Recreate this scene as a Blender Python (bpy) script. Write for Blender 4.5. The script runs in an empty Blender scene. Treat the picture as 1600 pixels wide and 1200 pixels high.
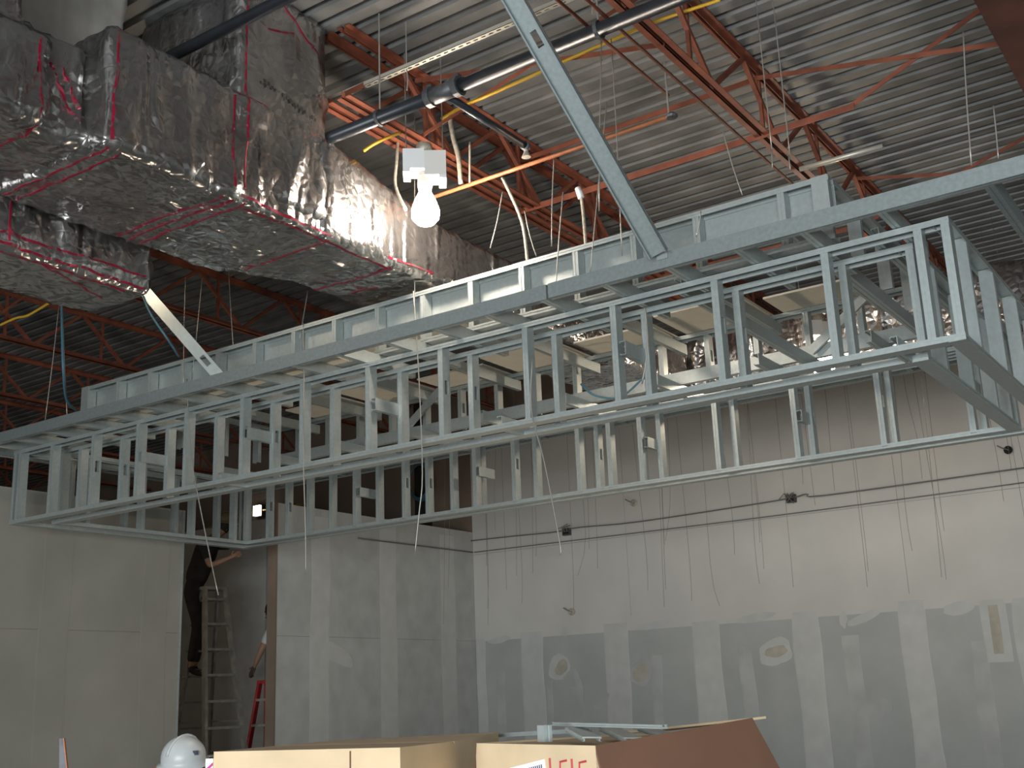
import bpy, bmesh, math, random
from mathutils import Vector, Matrix, noise

# ------------------------------------------------------------------ camera, world, light
SC = bpy.context.scene
COL = SC.collection
H = 1.75                      # camera height above the floor; coordinates below are relative to eye level
cam_d = bpy.data.cameras.new('camera'); cam_d.sensor_width = 36.0; cam_d.lens = 40.4152
cam_d.clip_start = 0.05; cam_d.clip_end = 200
cam = bpy.data.objects.new('camera', cam_d); COL.objects.link(cam)
cam.matrix_world = Matrix(((0.821211, 0.179879, 0.541532, 0), (0.569336, -0.194524, -0.79876, 0),
                           (-0.038339, 0.964263, -0.262157, H), (0, 0, 0, 1)))
SC.camera = cam
SC.view_settings.view_transform = 'Standard'; SC.view_settings.look = 'None'
SC.view_settings.exposure = 0.1; SC.view_settings.gamma = 1.0
SC.view_settings.use_curve_mapping = False
W = bpy.data.worlds.new('world'); SC.world = W; W.use_nodes = True
W.node_tree.nodes['Background'].inputs[0].default_value = (0.62, 0.74, 0.90, 1)
W.node_tree.nodes['Background'].inputs[1].default_value = 0.008

def area(name, loc, rot, sx, sy, energy, color):
    d = bpy.data.lights.new(name, 'AREA'); d.shape = 'RECTANGLE'; d.size = sx; d.size_y = sy
    d.energy = energy; d.color = color
    o = bpy.data.objects.new(name, d); COL.objects.link(o)
    o.location = loc; o.rotation_euler = rot
    return o
# daylight in the storefront opening behind the photographer
area('storefront_daylight', (0.5, -5.9, 1.65), (math.radians(90), 0, 0), 8.0, 2.7, 1250, (0.90, 0.97, 1.0))

# ------------------------------------------------------------------ materials
MATS = {}
def nodes(name):
    m = bpy.data.materials.new(name); m.use_nodes = True
    MATS[name] = m
    nt = m.node_tree
    return m, nt, nt.nodes['Principled BSDF']
def N(nt, t, **kw):
    n = nt.nodes.new(t)
    for k, v in kw.items(): setattr(n, k, v)
    return n
def simple(name, col, rough=0.6, metal=0.0, var=0.0, scale=8.0, bump=0.0, bscale=60.0, spec=None):
    m, nt, b = nodes(name)
    b.inputs['Roughness'].default_value = rough; b.inputs['Metallic'].default_value = metal
    if spec is not None: b.inputs['Specular IOR Level'].default_value = spec
    b.inputs['Base Color'].default_value = (*col, 1)
    tc = N(nt, 'ShaderNodeTexCoord')
    if var:
        nz = N(nt, 'ShaderNodeTexNoise'); nz.inputs['Scale'].default_value = scale; nz.inputs['Detail'].default_value = 4
        nt.links.new(tc.outputs['Object'], nz.inputs['Vector'])
        cr = N(nt, 'ShaderNodeValToRGB')
        cr.color_ramp.elements[0].position = 0.3; cr.color_ramp.elements[1].position = 0.7
        cr.color_ramp.elements[0].color = (*[c*(1-var) for c in col], 1)
        cr.color_ramp.elements[1].color = (*[min(1, c*(1+var)) for c in col], 1)
        nt.links.new(nz.outputs['Fac'], cr.inputs['Fac']); nt.links.new(cr.outputs['Color'], b.inputs['Base Color'])
    if bump:
        n2 = N(nt, 'ShaderNodeTexNoise'); n2.inputs['Scale'].default_value = bscale
        nt.links.new(tc.outputs['Object'], n2.inputs['Vector'])
        bp = N(nt, 'ShaderNodeBump'); bp.inputs['Strength'].default_value = bump; bp.inputs['Distance'].default_value = 0.01
        nt.links.new(n2.outputs['Fac'], bp.inputs['Height']); nt.links.new(bp.outputs['Normal'], b.inputs['Normal'])
    return m
simple('galv', (0.43, 0.47, 0.46), 0.42, 0.42, 0.07, 30)
simple('galv_dull', (0.29, 0.325, 0.325), 0.5, 0.42, 0.10, 40)
simple('foil_lit', (0.56, 0.53, 0.49), 0.5, 0.3, 0.15, 5, 0.25, 9)  # lit copy of the foil, its bright reflection put into the colour
simple('primer', (0.235, 0.070, 0.038), 0.6, 0.0, 0.35, 5)
simple('beam_red', (0.11, 0.035, 0.022), 0.65, 0.0, 0.3, 4)
simple('deck', (0.20, 0.20, 0.197), 0.55, 0.25, 0.30, 2.5)
simple('black_pipe', (0.03, 0.034, 0.042), 0.35, 0.2, 0.2, 10)
simple('coupling', (0.10, 0.10, 0.105), 0.5, 0.4, 0.25, 20)
simple('strut', (0.62, 0.58, 0.50), 0.45, 0.5)
simple('copper', (0.45, 0.16, 0.07), 0.5, 0.2, 0.2, 12)
simple('yellow', (0.62, 0.37, 0.03), 0.5)
simple('wire', (0.42, 0.40, 0.36), 0.4, 0.6)
simple('dark_wire', (0.20, 0.19, 0.175), 0.6, 0.2)
simple('whip', (0.50, 0.45, 0.36), 0.5, 0.3, 0.25, 40)
simple('blue_cable', (0.06, 0.16, 0.22), 0.5)
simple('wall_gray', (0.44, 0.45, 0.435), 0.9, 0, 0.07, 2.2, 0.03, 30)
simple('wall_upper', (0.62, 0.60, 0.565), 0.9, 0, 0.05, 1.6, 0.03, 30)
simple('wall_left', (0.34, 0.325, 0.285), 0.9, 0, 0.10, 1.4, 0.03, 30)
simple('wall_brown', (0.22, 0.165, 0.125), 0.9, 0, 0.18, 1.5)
simple('mud', (0.56, 0.56, 0.54), 0.85, 0, 0.06, 5, 0.05, 25)
simple('mud_thin', (0.475, 0.48, 0.465), 0.85, 0, 0.10, 4, 0.05, 25)
simple('mud_tan', (0.47, 0.43, 0.36), 0.85, 0, 0.12, 9)
simple('drywall_cream', (0.74, 0.68, 0.57), 0.9, 0, 0.05, 6)
simple('gypsum_edge', (0.80, 0.77, 0.70), 0.9)
simple('floor', (0.25, 0.245, 0.235), 0.75, 0, 0.25, 1.3, 0.05, 20)
simple('white_enamel', (0.80, 0.80, 0.80), 0.4)
simple('porcelain', (0.75, 0.72, 0.68), 0.35)
simple('cardboard', (0.58, 0.44, 0.28), 0.85, 0, 0.07, 9, 0.04, 60)
simple('cardboard_shade_seam', (0.155, 0.075, 0.045), 0.85, 0, 0.12, 6)  # shade of the turned-away flaps put into the colour; also draws the seam
simple('paper', (0.80, 0.80, 0.82), 0.7)
simple('marker_red', (0.45, 0.05, 0.06), 0.7)
simple('print_dark', (0.06, 0.06, 0.10), 0.7)
simple('magenta', (0.50, 0.03, 0.22), 0.6)
simple('aluminium', (0.30, 0.285, 0.25), 0.5, 0.4, 0.25, 10)
simple('ladder_red', (0.38, 0.03, 0.03), 0.45, 0, 0.2, 10)
simple('dark_cloth', (0.028, 0.025, 0.024), 0.95, 0, 0.3, 9)
simple('navy_cloth', (0.025, 0.045, 0.16), 0.9, 0, 0.2, 9)
simple('white_cloth', (0.55, 0.56, 0.58), 0.9, 0, 0.1, 9)
simple('denim', (0.05, 0.06, 0.085), 0.9, 0, 0.2, 20)
simple('skin', (0.36, 0.20, 0.13), 0.6)
simple('hair', (0.02, 0.015, 0.012), 0.7)
simple('hat_white', (0.62, 0.64, 0.64), 0.35, 0, 0.05, 12)
simple('hat_brown', (0.16, 0.12, 0.07), 0.7)
simple('glove', (0.10, 0.085, 0.06), 0.9)
simple('dark_gap', (0.02, 0.018, 0.016), 0.9)
simple('window_frame', (0.12, 0.12, 0.125), 0.4, 0.6)
simple('eye', (0.02, 0.02, 0.02), 0.3)

def emit(name, col, strength):
    m, nt, b = nodes(name)
    b.inputs['Base Color'].default_value = (0.8, 0.8, 0.8, 1)
    b.inputs['Emission Color'].default_value = (*col, 1); b.inputs['Emission Strength'].default_value = strength
emit('bulb', (1.0, 0.86, 0.72), 175.0)
emit('bulb_side', (1.0, 0.82, 0.62), 125.0)
emit('bulb_dim', (1.0, 0.82, 0.62), 20.0)
emit('bulb_room', (1.0, 0.80, 0.58), 45.0)
emit('halogen', (1.0, 0.82, 0.62), 700.0)  # glow of the added floor light
emit('lit_sign', (1.0, 0.93, 0.85), 12.0)

def foil(name, base, rough):
    m, nt, b = nodes(name)
    b.inputs['Metallic'].default_value = 0.92; b.inputs['Roughness'].default_value = rough
    tc = N(nt, 'ShaderNodeTexCoord')
    n1 = N(nt, 'ShaderNodeTexNoise'); n1.inputs['Scale'].default_value = 2.2; n1.inputs['Detail'].default_value = 5
    n1.inputs['Distortion'].default_value = 1.2
    nt.links.new(tc.outputs['Object'], n1.inputs['Vector'])
    cr = N(nt, 'ShaderNodeValToRGB')
    cr.color_ramp.elements[0].position = 0.3; cr.color_ramp.elements[1].position = 0.72
    cr.color_ramp.elements[0].color = (*[c*0.62 for c in base], 1)
    cr.color_ramp.elements[1].color = (*base, 1)
    nt.links.new(n1.outputs['Fac'], cr.inputs['Fac']); nt.links.new(cr.outputs['Color'], b.inputs['Base Color'])
    mp = N(nt, 'ShaderNodeMapping'); mp.inputs['Scale'].default_value = (5.5, 5.5, 1.3)
    nt.links.new(tc.outputs['Object'], mp.inputs['Vector'])
    n2 = N(nt, 'ShaderNodeTexNoise'); n2.noise_type = 'RIDGED_MULTIFRACTAL'
    n2.inputs['Scale'].default_value = 1.0; n2.inputs['Detail'].default_value = 3; n2.inputs['Distortion'].default_value = 0.8
    nt.links.new(mp.outputs['Vector'], n2.inputs['Vector'])
    n3 = N(nt, 'ShaderNodeTexVoronoi'); n3.feature = 'DISTANCE_TO_EDGE'; n3.inputs['Scale'].default_value = 13
    nt.links.new(tc.outputs['Object'], n3.inputs['Vector'])
    b1 = N(nt, 'ShaderNodeBump'); b1.inputs['Strength'].default_value = 0.9; b1.inputs['Distance'].default_value = 0.07
    b2 = N(nt, 'ShaderNodeBump'); b2.inputs['Strength'].default_value = 0.42; b2.inputs['Distance'].default_value = 0.03
    nt.links.new(n2.outputs['Fac'], b1.inputs['Height']); nt.links.new(n3.outputs['Distance'], b2.inputs['Height'])
    nt.links.new(b1.outputs['Normal'], b2.inputs['Normal']); nt.links.new(b2.outputs['Normal'], b.inputs['Normal'])
foil('foil', (0.56, 0.54, 0.525), 0.23)
foil('foil_edge', (0.74, 0.74, 0.75), 0.24)

def tape():
    m, nt, b = nodes('tape_red')
    b.inputs['Roughness'].default_value = 0.38; b.inputs['Metallic'].default_value = 0.3
    tc = N(nt, 'ShaderNodeTexCoord')
    nz = N(nt, 'ShaderNodeTexNoise'); nz.inputs['Scale'].default_value = 22; nz.inputs['Detail'].default_value = 2
    nt.links.new(tc.outputs['Object'], nz.inputs['Vector'])
    cr = N(nt, 'ShaderNodeValToRGB')
    e = cr.color_ramp.elements
    e[0].position = 0.36; e[0].color = (0.16, 0.10, 0.10, 1); e[1].position = 0.46; e[1].color = (0.30, 0.010, 0.035, 1)
    x = cr.color_ramp.elements.new(0.66); x.color = (0.36, 0.014, 0.05, 1)
    x = cr.color_ramp.elements.new(0.72); x.color = (0.45, 0.36, 0.38, 1)
    nt.links.new(nz.outputs['Fac'], cr.inputs['Fac']); nt.links.new(cr.outputs['Color'], b.inputs['Base Color'])
tape()

# ------------------------------------------------------------------ helpers
def V(*a): return Vector(a)
class MB:
    def __init__(s): s.v = []; s.f = []
    def quadbox(s, c):          # eight corners, bottom loop then top loop
        o = len(s.v); s.v += [tuple(p) for p in c]
        s.f += [tuple(o+i for i in q) for q in ((3,2,1,0),(4,5,6,7),(0,1,5,4),(1,2,6,5),(2,3,7,6),(3,0,4,7))]
        return s
    def box(s, x0, x1, y0, y1, z0, z1):
        return s.quadbox([(x0,y0,z0),(x1,y0,z0),(x1,y1,z0),(x0,y1,z0),(x0,y0,z1),(x1,y0,z1),(x1,y1,z1),(x0,y1,z1)])
    def bar(s, a, b, w, h, up=(0,0,1)):
        a = Vector(a); b = Vector(b); d = (b-a).normalized(); u = Vector(up)
        if abs(d.dot(u)) > 0.98: u = Vector((0,1,0))
        sd = d.cross(u).normalized()*w/2; uu = sd.cross(d).normalized()*h/2
        return s.quadbox([a-sd-uu, a+sd-uu, a+sd+uu, a-sd+uu, b-sd-uu, b+sd-uu, b+sd+uu, b-sd+uu])
    def tube(s, pts, r, n=8, cap=True):
        pts = [Vector(p) for p in pts]; o = len(s.v); ref = None
        rs = r if isinstance(r, (list, tuple)) else [r]*len(pts)
        for i, q in enumerate(pts):
            t = (pts[min(i+1, len(pts)-1)]-pts[max(i-1, 0)]).normalized()
            if ref is None: ref = Vector((0,0,1)) if abs(t.z) < 0.9 else Vector((1,0,0))
            x = t.cross(ref).normalized(); y = x.cross(t).normalized(); ref = y
            for k in range(n):
                a = 2*math.pi*k/n; s.v.append(tuple(q+(x*math.cos(a)+y*math.sin(a))*rs[i]))
        for i in range(len(pts)-1):
            for k in range(n):
                s.f.append((o+i*n+k, o+i*n+(k+1)%n, o+(i+1)*n+(k+1)%n, o+(i+1)*n+k))
        if cap:
            s.f.append(tuple(o+k for k in range(n))[::-1]); s.f.append(tuple(o+(len(pts)-1)*n+k for k in range(n)))
        return s
    def lathe(s, prof, c=(0,0,0), n=20, ax=None):
        o = len(s.v); c = Vector(c)
        rot = Vector((0,0,1)).rotation_difference(Vector(ax)).to_matrix() if ax is not None else Matrix.Identity(3)
        for (r, z) in prof:
            for k in range(n):
                a = 2*math.pi*k/n; s.v.append(tuple(c+rot@Vector((r*math.cos(a), r*math.sin(a), z))))
        for i in range(len(prof)-1):
            for k in range(n):
                s.f.append((o+i*n+k, o+i*n+(k+1)%n, o+(i+1)*n+(k+1)%n, o+(i+1)*n+k))
        return s
    def poly(s, pts, th):       # thin sheet of given thickness through 4 points
        p = [Vector(q) for q in pts]; nn = (p[1]-p[0]).cross(p[-1]-p[0]).normalized()*th
        return s.quadbox(p+[q+nn for q in p])
    def mesh(s, name, smooth=False):
        m = bpy.data.meshes.new(name); m.from_pydata(s.v, [], s.f)
        if smooth:
            for q in m.polygons: q.use_smooth = True
        m.update(); return m
    def build(s, name, mat, parent=None, smooth=False, kind=None):
        return link(name, s.mesh(name, smooth), mat, parent, kind)
def link(name, me, mat, parent=None, kind=None):
    if mat and not me.materials: me.materials.append(MATS[mat])
    o = bpy.data.objects.new(name, me); COL.objects.link(o)
    if parent is not None: o.parent = parent
    if kind: o['kind'] = kind
    return o
def tag(o, label, cat, group=None):
    o['label'] = label; o['category'] = cat
    if group: o['group'] = group
    return o
def thing(name, label, cat, group=None):
    o = bpy.data.objects.new(name, None); COL.objects.link(o); o.empty_display_size = 0.2
    return tag(o, label, cat, group)
def struct(o): o['kind'] = 'structure'; return o
def sroot(name):
    o = bpy.data.objects.new(name, None); COL.objects.link(o); return struct(o)
BARC = {}
def bar(name, mat, parent, a, b, w, h, up=(0,0,1)):
    """straight bar as an object whose mesh is shared between alike bars"""
    a = Vector(a); b = Vector(b); L = round((b-a).length, 3); key = (L, w, h, mat)
    if key not in BARC:
        BARC[key] = MB().box(-w/2, w/2, -h/2, h/2, 0, L).mesh(name)
    o = link(name, BARC[key], mat, parent)
    z = (b-a).normalized(); u = Vector(up)
    if abs(z.dot(u)) > 0.98: u = Vector((0,1,0))
    x = z.cross(u).normalized(); y = z.cross(x).normalized()
    o.matrix_local = Matrix(((x.x,y.x,z.x,a.x),(x.y,y.y,z.y,a.y),(x.z,y.z,z.z,a.z),(0,0,0,1)))
    return o
CHC = {}
def channel(name, parent, a, b, web, flange, w=0.09, f=0.045, lip=True, hole=None, mat='galv'):
    """galvanised C section from a to b. 'a' is the corner of web and first flange, web runs along +web*w, flanges along +flange*f"""
    a = Vector(a); b = Vector(b); L = round((b-a).length, 3); t = 0.004
    key = (L, w, f, lip, hole, mat)
    if key not in CHC:
        m = MB()
        if hole and L > 0.4:
            h0 = L*hole; hw = 0.02
            m.box(0, w/2-hw, 0, t, 0, L); m.box(w/2+hw, w, 0, t, 0, L)
            m.box(w/2-hw, w/2+hw, 0, t, 0, h0-0.05); m.box(w/2-hw, w/2+hw, 0, t, h0+0.05, L)
        else:
            m.box(0, w, 0, t, 0, L)
        for x0, s in ((0, 1), (w, -1)):
            xa, xb = sorted((x0, x0+s*t)); xc, xd = sorted((x0+s*0.003, x0+s*(t+0.003)))
            g = f*0.42
            m.box(xa, xb, t, g, 0, L); m.box(xc, xd, g, g+0.006, 0, L); m.box(xa, xb, g+0.006, f, 0, L)
            if lip:
                xe, xf = sorted((x0, x0+s*0.012)); m.box(xe, xf, f-t, f, 0, L)
        CHC[key] = m.mesh(name)
    o = link(name, CHC[key], mat, parent)
    x = Vector(web).normalized(); y = Vector(flange).normalized(); z = (b-a).normalized()
    o.matrix_local = Matrix(((x.x,y.x,z.x,a.x),(x.y,y.y,z.y,a.y),(x.z,y.z,z.z,a.z),(0,0,0,1)))
    return o

def foil_box(name, parent, x0, x1, y0, y1, z0, z1, seed=0, amp=0.016, res=0.042, rad=0.035, warp=None, mat='foil', drape=True):
    """insulated, foil-wrapped duct section: rounded box with sags, puckers and vertical creases"""
    lo = Vector((x0, y0, z0)); hi = Vector((x1, y1, z1)); key = {}; verts = []; faces = []
    def vid(q):
        k = tuple(round(c, 5) for c in q)
        if k not in key: key[k] = len(verts); verts.append(Vector(q))
        return key[k]
    def lin(a, b):
        n = max(2, min(110, int(abs(b-a)/res))); return [a+(b-a)*i/n for i in range(n+1)]
    gx, gy, gz = lin(x0, x1), lin(y0, y1), lin(z0, z1)
    def grid(A, B, fn, flip):
        for i in range(len(A)-1):
            for j in range(len(B)-1):
                q = [vid(fn(A[i], B[j])), vid(fn(A[i+1], B[j])), vid(fn(A[i+1], B[j+1])), vid(fn(A[i], B[j+1]))]
                faces.append(q[::-1] if flip else q)
    grid(gx, gy, lambda a, b: (a, b, z0), True); grid(gx, gy, lambda a, b: (a, b, z1), False)
    grid(gx, gz, lambda a, b: (a, y0, b), False); grid(gx, gz, lambda a, b: (a, y1, b), True)
    grid(gy, gz, lambda a, b: (x0, a, b), True); grid(gy, gz, lambda a, b: (x1, a, b), False)
    sd = Vector((seed*7.31, seed*3.17, seed*1.73)); out = []
    for q in verts:
        inn = Vector([min(max(q[i], lo[i]+rad), hi[i]-rad) for i in range(3)])
        n = (q-inn).normalized(); p_ = inn+n*rad
        low = noise.noise(p_*1.6+sd)*amp*1.1
        side = 1.0-abs(n.z)
        cre = (1-abs(noise.noise(Vector((p_.x*9, p_.y*9, p_.z*1.7))+sd)))**7*amp*2.2*side if drape else 0
        pk = (1-abs(noise.noise(p_*5.5+sd*2)))**8*amp*0.8
        # seams pucker where insulation is pulled tight at the lower edge
        d = (p_.z-z0)
        tight = math.exp(-max(0, d)*9)*side*noise.noise(Vector((p_.x*16, p_.y*16, 0))+sd)*amp*1.6 if drape else 0
        p_ = p_+n*(low+cre+pk+tight)
        if warp: p_ = warp(p_)
        out.append(tuple(p_))
    m = bpy.data.meshes.new(name); m.from_pydata(out, [], faces)
    for q in m.polygons: q.use_smooth = True
    m.update()
    return link(name, m, mat, parent)
def tape_line(parent, a, b, w=0.016, n=(0,0,1), name='red_tape'):
    """printed tape strip pressed onto the duct skin below it (normal n)"""
    a = Vector(a); b = Vector(b); n = Vector(n).normalized(); d = (b-a); L = d.length; d.normalize(); s = n.cross(d).normalized()
    k = max(4, int(L/0.035)); m = MB(); seed = random.uniform(0, 99); skins = [c for c in parent.children if c.data.materials[0].name == 'foil']
    def press(q):
        best = None
        for c in skins:
            ok, loc, nn, ix = c.ray_cast(q+n*0.25, -n, distance=0.45)
            if ok and (best is None or (loc-best).dot(n) > 0): best = loc
        return best if best is not None else q
    rows = 0
    for i in range(k+1):
        q = a+d*(L*i/k)+s*(noise.noise(Vector((i*0.25, seed, 0)))*0.012)
        ww = w*(0.85+0.4*noise.noise(Vector((i*0.5, seed, 9))))/2
        l, r = press(q-s*ww), press(q+s*ww)
        m.v += [tuple(l-n*0.01), tuple(l+n*0.003), tuple(r+n*0.003), tuple(r-n*0.01)]
        if i:
            o = 4*(i-1)
            for e in range(4): m.f.append((o+e, o+(e+1)%4, o+4+(e+1)%4, o+4+e))
    m.f.append((0,1,2,3)); m.f.append(tuple(4*k+e for e in (3,2,1,0)))
    return m.build(name, 'tape_red', parent)

random.seed(4)
# ------------------------------------------------------------------ room shell
XW, YW, ZF, ZD = -10.2, 13.83, -1.75, 4.56
struct(MB().box(-22, 7.2, -6.2, 14.2, ZF-0.15, ZF).build('floor', 'floor'))

ceil = sroot('ceiling')                                   # corrugated steel roof deck, sheets lapped along Y
def deck_mesh():
    P = 0.165; prof = []
    for i in range(6):
        y = i*P
        prof += [(y, 0.0), (y+0.096, 0.0), (y+0.112, 0.042), (y+0.149, 0.042)]
    prof.append((6*P, 0.0))
    m = MB(); n = len(prof)
    for x in (-22.0, 7.2):
        for (y, z) in prof: m.v.append((x, y, z))
        for (y, z) in prof: m.v.append((x, y, z+0.004))
    o = 2*n
    for i in range(n-1):
        m.f.append((i, i+1, o+i+1, o+i)); m.f.append((n+i, o+n+i, o+n+i+1, n+i+1))
    return m.mesh('deck_sheet')
dm = deck_mesh()
for k in range(21):
    o = link('deck_sheet', dm, 'deck', ceil); o.location = (0, -6.2+0.99*k, ZD+(0.002 if k % 2 else 0))
MB().box(-22, 7.2, -6.2, 14.2, ZD+0.05, ZD+0.15).build('roof_board', 'dark_gap', ceil)

wb = sroot('wall_back')
MB().box(-22, 7.2, YW+0.012, YW+0.2, ZF, ZD).build('stud_backing', 'wall_brown', wb)
seams = [XW, -9.21, -7.85, -6.53, -5.19, -3.90, -2.60, -1.30, 0.0, 1.3, 2.6, 3.9, 5.2, 6.5, 7.2]
for i in range(len(seams)-1):                              # lower sheets, then sheets above the horizontal joint
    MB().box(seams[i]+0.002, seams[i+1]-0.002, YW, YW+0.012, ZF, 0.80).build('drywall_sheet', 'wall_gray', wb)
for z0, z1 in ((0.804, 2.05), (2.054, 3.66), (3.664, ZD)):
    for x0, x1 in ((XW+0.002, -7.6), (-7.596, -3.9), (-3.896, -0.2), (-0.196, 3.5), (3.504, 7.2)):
        MB().box(x0, x1, YW, YW+0.012, z0, z1).build('drywall_sheet', 'wall_upper' if z0 < 3 else 'wall_brown', wb)  # top row painted dark brown in place of shade
for x0, x1 in ((-13.4, -11.30), (-10.96, XW)):
    MB().box(x0, x1, YW, YW+0.012, ZF, ZD).build('drywall_sheet', 'wall_brown', wb)  # same drywall, its shade put into the brown colour
MB().box(-11.298, -10.962, YW+0.004, YW+0.011, 2.0, ZD).build('open_slot', 'dark_gap', wb)
def blob(name, mat, parent, c, ax, ay, rx, ry, seed, rot=0.0, n=22, th=0.004):
    """irregular smear of compound lying on a wall"""
    c = Vector(c); ax = Vector(ax); ay = Vector(ay); nn = ax.cross(ay); m = MB(); pts = []
    for k in range(n):
        a = 2*math.pi*k/n; r = 1+0.28*noise.noise(Vector((math.cos(a)*1.4, math.sin(a)*1.4, seed*3.3)))
        u, v = rx*r*math.cos(a), ry*r*math.sin(a)
        u, v = u*math.cos(rot)-v*math.sin(rot), u*math.sin(rot)+v*math.cos(rot)
        pts.append(c+ax*u+ay*v)
    m.v = [tuple(q+nn*th) for q in pts]+[tuple(q) for q in pts]
    m.f = [tuple(range(n))]+[(k, n+k, n+(k+1) % n, (k+1) % n) for k in range(n)]
    return m.build(name, mat, parent)
def strip(parent, x0, x1, z0, z1, mat='mud', y=None, th=0.003, seed=0):
    """joint compound feathered along a seam, edges slightly wavy (on the back wall)"""
    y = YW if y is None else y; m = MB(); k = max(3, int((z1-z0)/0.12))
    for i in range(k+1):
        z = z0+(z1-z0)*i/k; d = 0.035*noise.noise(Vector((z*1.3, seed, 1))); e = 0.035*noise.noise(Vector((z*1.3, seed, 7)))
        m.v += [(x0+d, y, z), (x0+d+0.02, y-th, z), (x1+e-0.02, y-th, z), (x1+e, y, z)]
        if i:
            o = 4*(i-1)
            for q in range(3): m.f.append((o+q, o+q+1, o+5+q, o+4+q))
    return m.build('joint_compound', mat, parent)
for i, (a, b) in enumerate([(-10.19, -10.02), (-9.40, -9.02), (-8.04, -7.66), (-6.72, -6.33), (-5.36, -5.02), (-4.06, -3.74), (-2.80, -2.45), (-1.5, -1.15), (-0.2, 0.15)]):
    strip(wb, a, b, ZF, 0.84+0.03*(i % 3), 'mud', seed=i)
strip(wb, XW+0.01, 7.0, 0.79, 0.98, 'wall_upper', th=0.002, seed=31)
for i, (a, b, z1) in enumerate([(-9.85, -9.70, 0.35), (-9.00, -8.90, 0.2), (-8.60, -8.42, 0.1), (-7.35, -7.2, 0.45), (-6.1, -5.9, 0.5), (-4.75, -4.55, 0.55), (-3.3, -3.12, 0.4)]):
    strip(wb, a, b, ZF, z1, 'mud_thin', th=0.0015, seed=40+i)
AX, AZ = (1, 0, 0), (0, 0, 1)
for i, (q, rx, rz, mt, ro) in enumerate([
    ((-8.761, 13.827, 0.370), 0.20, 0.15, 'mud', 0.7), ((-8.739, 13.824, 0.360), 0.13, 0.085, 'mud_tan', 0.7),
    ((-7.497, 13.827, 0.247), 0.20, 0.15, 'mud_thin', 0.7), ((-7.506, 13.824, 0.239), 0.14, 0.09, 'mud_tan', 0.7),
    ((-5.604, 13.827, 0.411), 0.24, 0.16, 'mud', 0.2), ((-5.603, 13.824, 0.411), 0.16, 0.07, 'mud_tan', 0.2),
    ((-7.279, 13.827, 0.838), 0.25, 0.05, 'mud', 0.12), ((-5.832, 13.827, 0.838), 0.28, 0.05, 'mud', 0.1),
    ((-8.628, 13.827, 0.855), 0.10, 0.06, 'mud', 0.4), ((-4.460, 13.827, 0.744), 0.22, 0.06, 'mud', 0.35), ((-4.710, 13.827, 0.738), 0.05, 0.10, 'mud', 0),
    ((-3.351, 13.827, 0.775), 0.2, 0.07, 'mud', 0.1), ((-8.466, 13.827, 0.119), 0.05, 0.25, 'mud_thin', 0.2), ((-8.127, 13.827, -0.101), 0.14, 0.07, 'mud_thin', 0.6),
    ((-4.433, 13.827, -0.282), 0.2, 0.1, 'mud_thin', 0), ((-9.773, 13.827, 0.792), 0.2, 0.05, 'mud', 0.1)]):
    blob('compound_patch', mt, wb, q, AX, AZ, rx, rz, i, ro)
strip(wb, (-3.144, 13.830, 0.513)[0], (-2.862, 13.830, 0.495)[0], (-3.058, 13.830, 0.160)[2], (-2.961, 13.830, 0.845)[2], 'mud', th=0.004, seed=71)
strip(wb, (-3.063, 13.830, 0.508)[0], (-2.935, 13.830, 0.500)[0], (-3.045, 13.830, 0.249)[2], (-2.969, 13.830, 0.782)[2], 'mud_tan', th=0.006, seed=72)

def xwall(name, y0, y1, ztop, mat, mudmat, joints, thick=0.12):
    r = sroot(name)
    MB().box(XW-thick, XW-0.012, y0, y1, ZF, ztop).build('stud_core', 'wall_brown', r)
    ys = [y0]+joints+[y1]
    for i in range(len(ys)-1):
        for z0, z1 in ((ZF, 0.80), (0.803, ztop)):
            MB().box(XW-0.012, XW, ys[i]+0.001, ys[i+1]-0.001, z0, z1).build('drywall_sheet', mat, r)
    for i, y in enumerate(joints):
        m = MB(); k = 20
        for j in range(k+1):
            z = ZF+(ztop-ZF-0.1)*j/k; d = 0.03*noise.noise(Vector((z, i*3.1, 4)))
            m.v += [(XW, y-0.17+d, z), (XW+0.0015, y-0.15+d, z), (XW+0.0015, y+0.15+d, z), (XW, y+0.17+d, z)]
            if j:
                o = 4*(j-1)
                for q in range(3): m.f.append((o+q, o+4+q, o+5+q, o+q+1))
        m.build('joint_compound', mudmat, r)
    return r
wm = xwall('wall_middle', 9.86, YW, 2.39, 'mud_thin', 'mud', [10.6, 11.9, 13.2])
blob('compound_patch', 'mud', wm, (XW+0.001, 10.9, 0.6), (0,1,0), (0,0,1), 0.35, 0.1, 3, -0.4)
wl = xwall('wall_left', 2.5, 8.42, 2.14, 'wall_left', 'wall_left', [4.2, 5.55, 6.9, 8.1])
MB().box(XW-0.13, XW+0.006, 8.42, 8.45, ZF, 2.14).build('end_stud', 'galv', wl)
MB().box(XW-0.13, XW+0.006, 9.83, 9.86, ZF, 2.39).build('end_stud', 'wall_brown', wm)
wi = sroot('wall_inner')
MB().box(-19, -12.05, 11.44, 11.56, ZF, 2.57).build('drywall_sheet', 'mud_thin', wi)
MB().box(-12.05, -11.75, 11.60, 11.72, ZF, 2.57).build('drywall_sheet', 'wall_brown', wi)
struct(MB().box(-22.2, -22, -6.2, 14.2, ZF, ZD).build('wall_far_left', 'wall_brown'))
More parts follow.
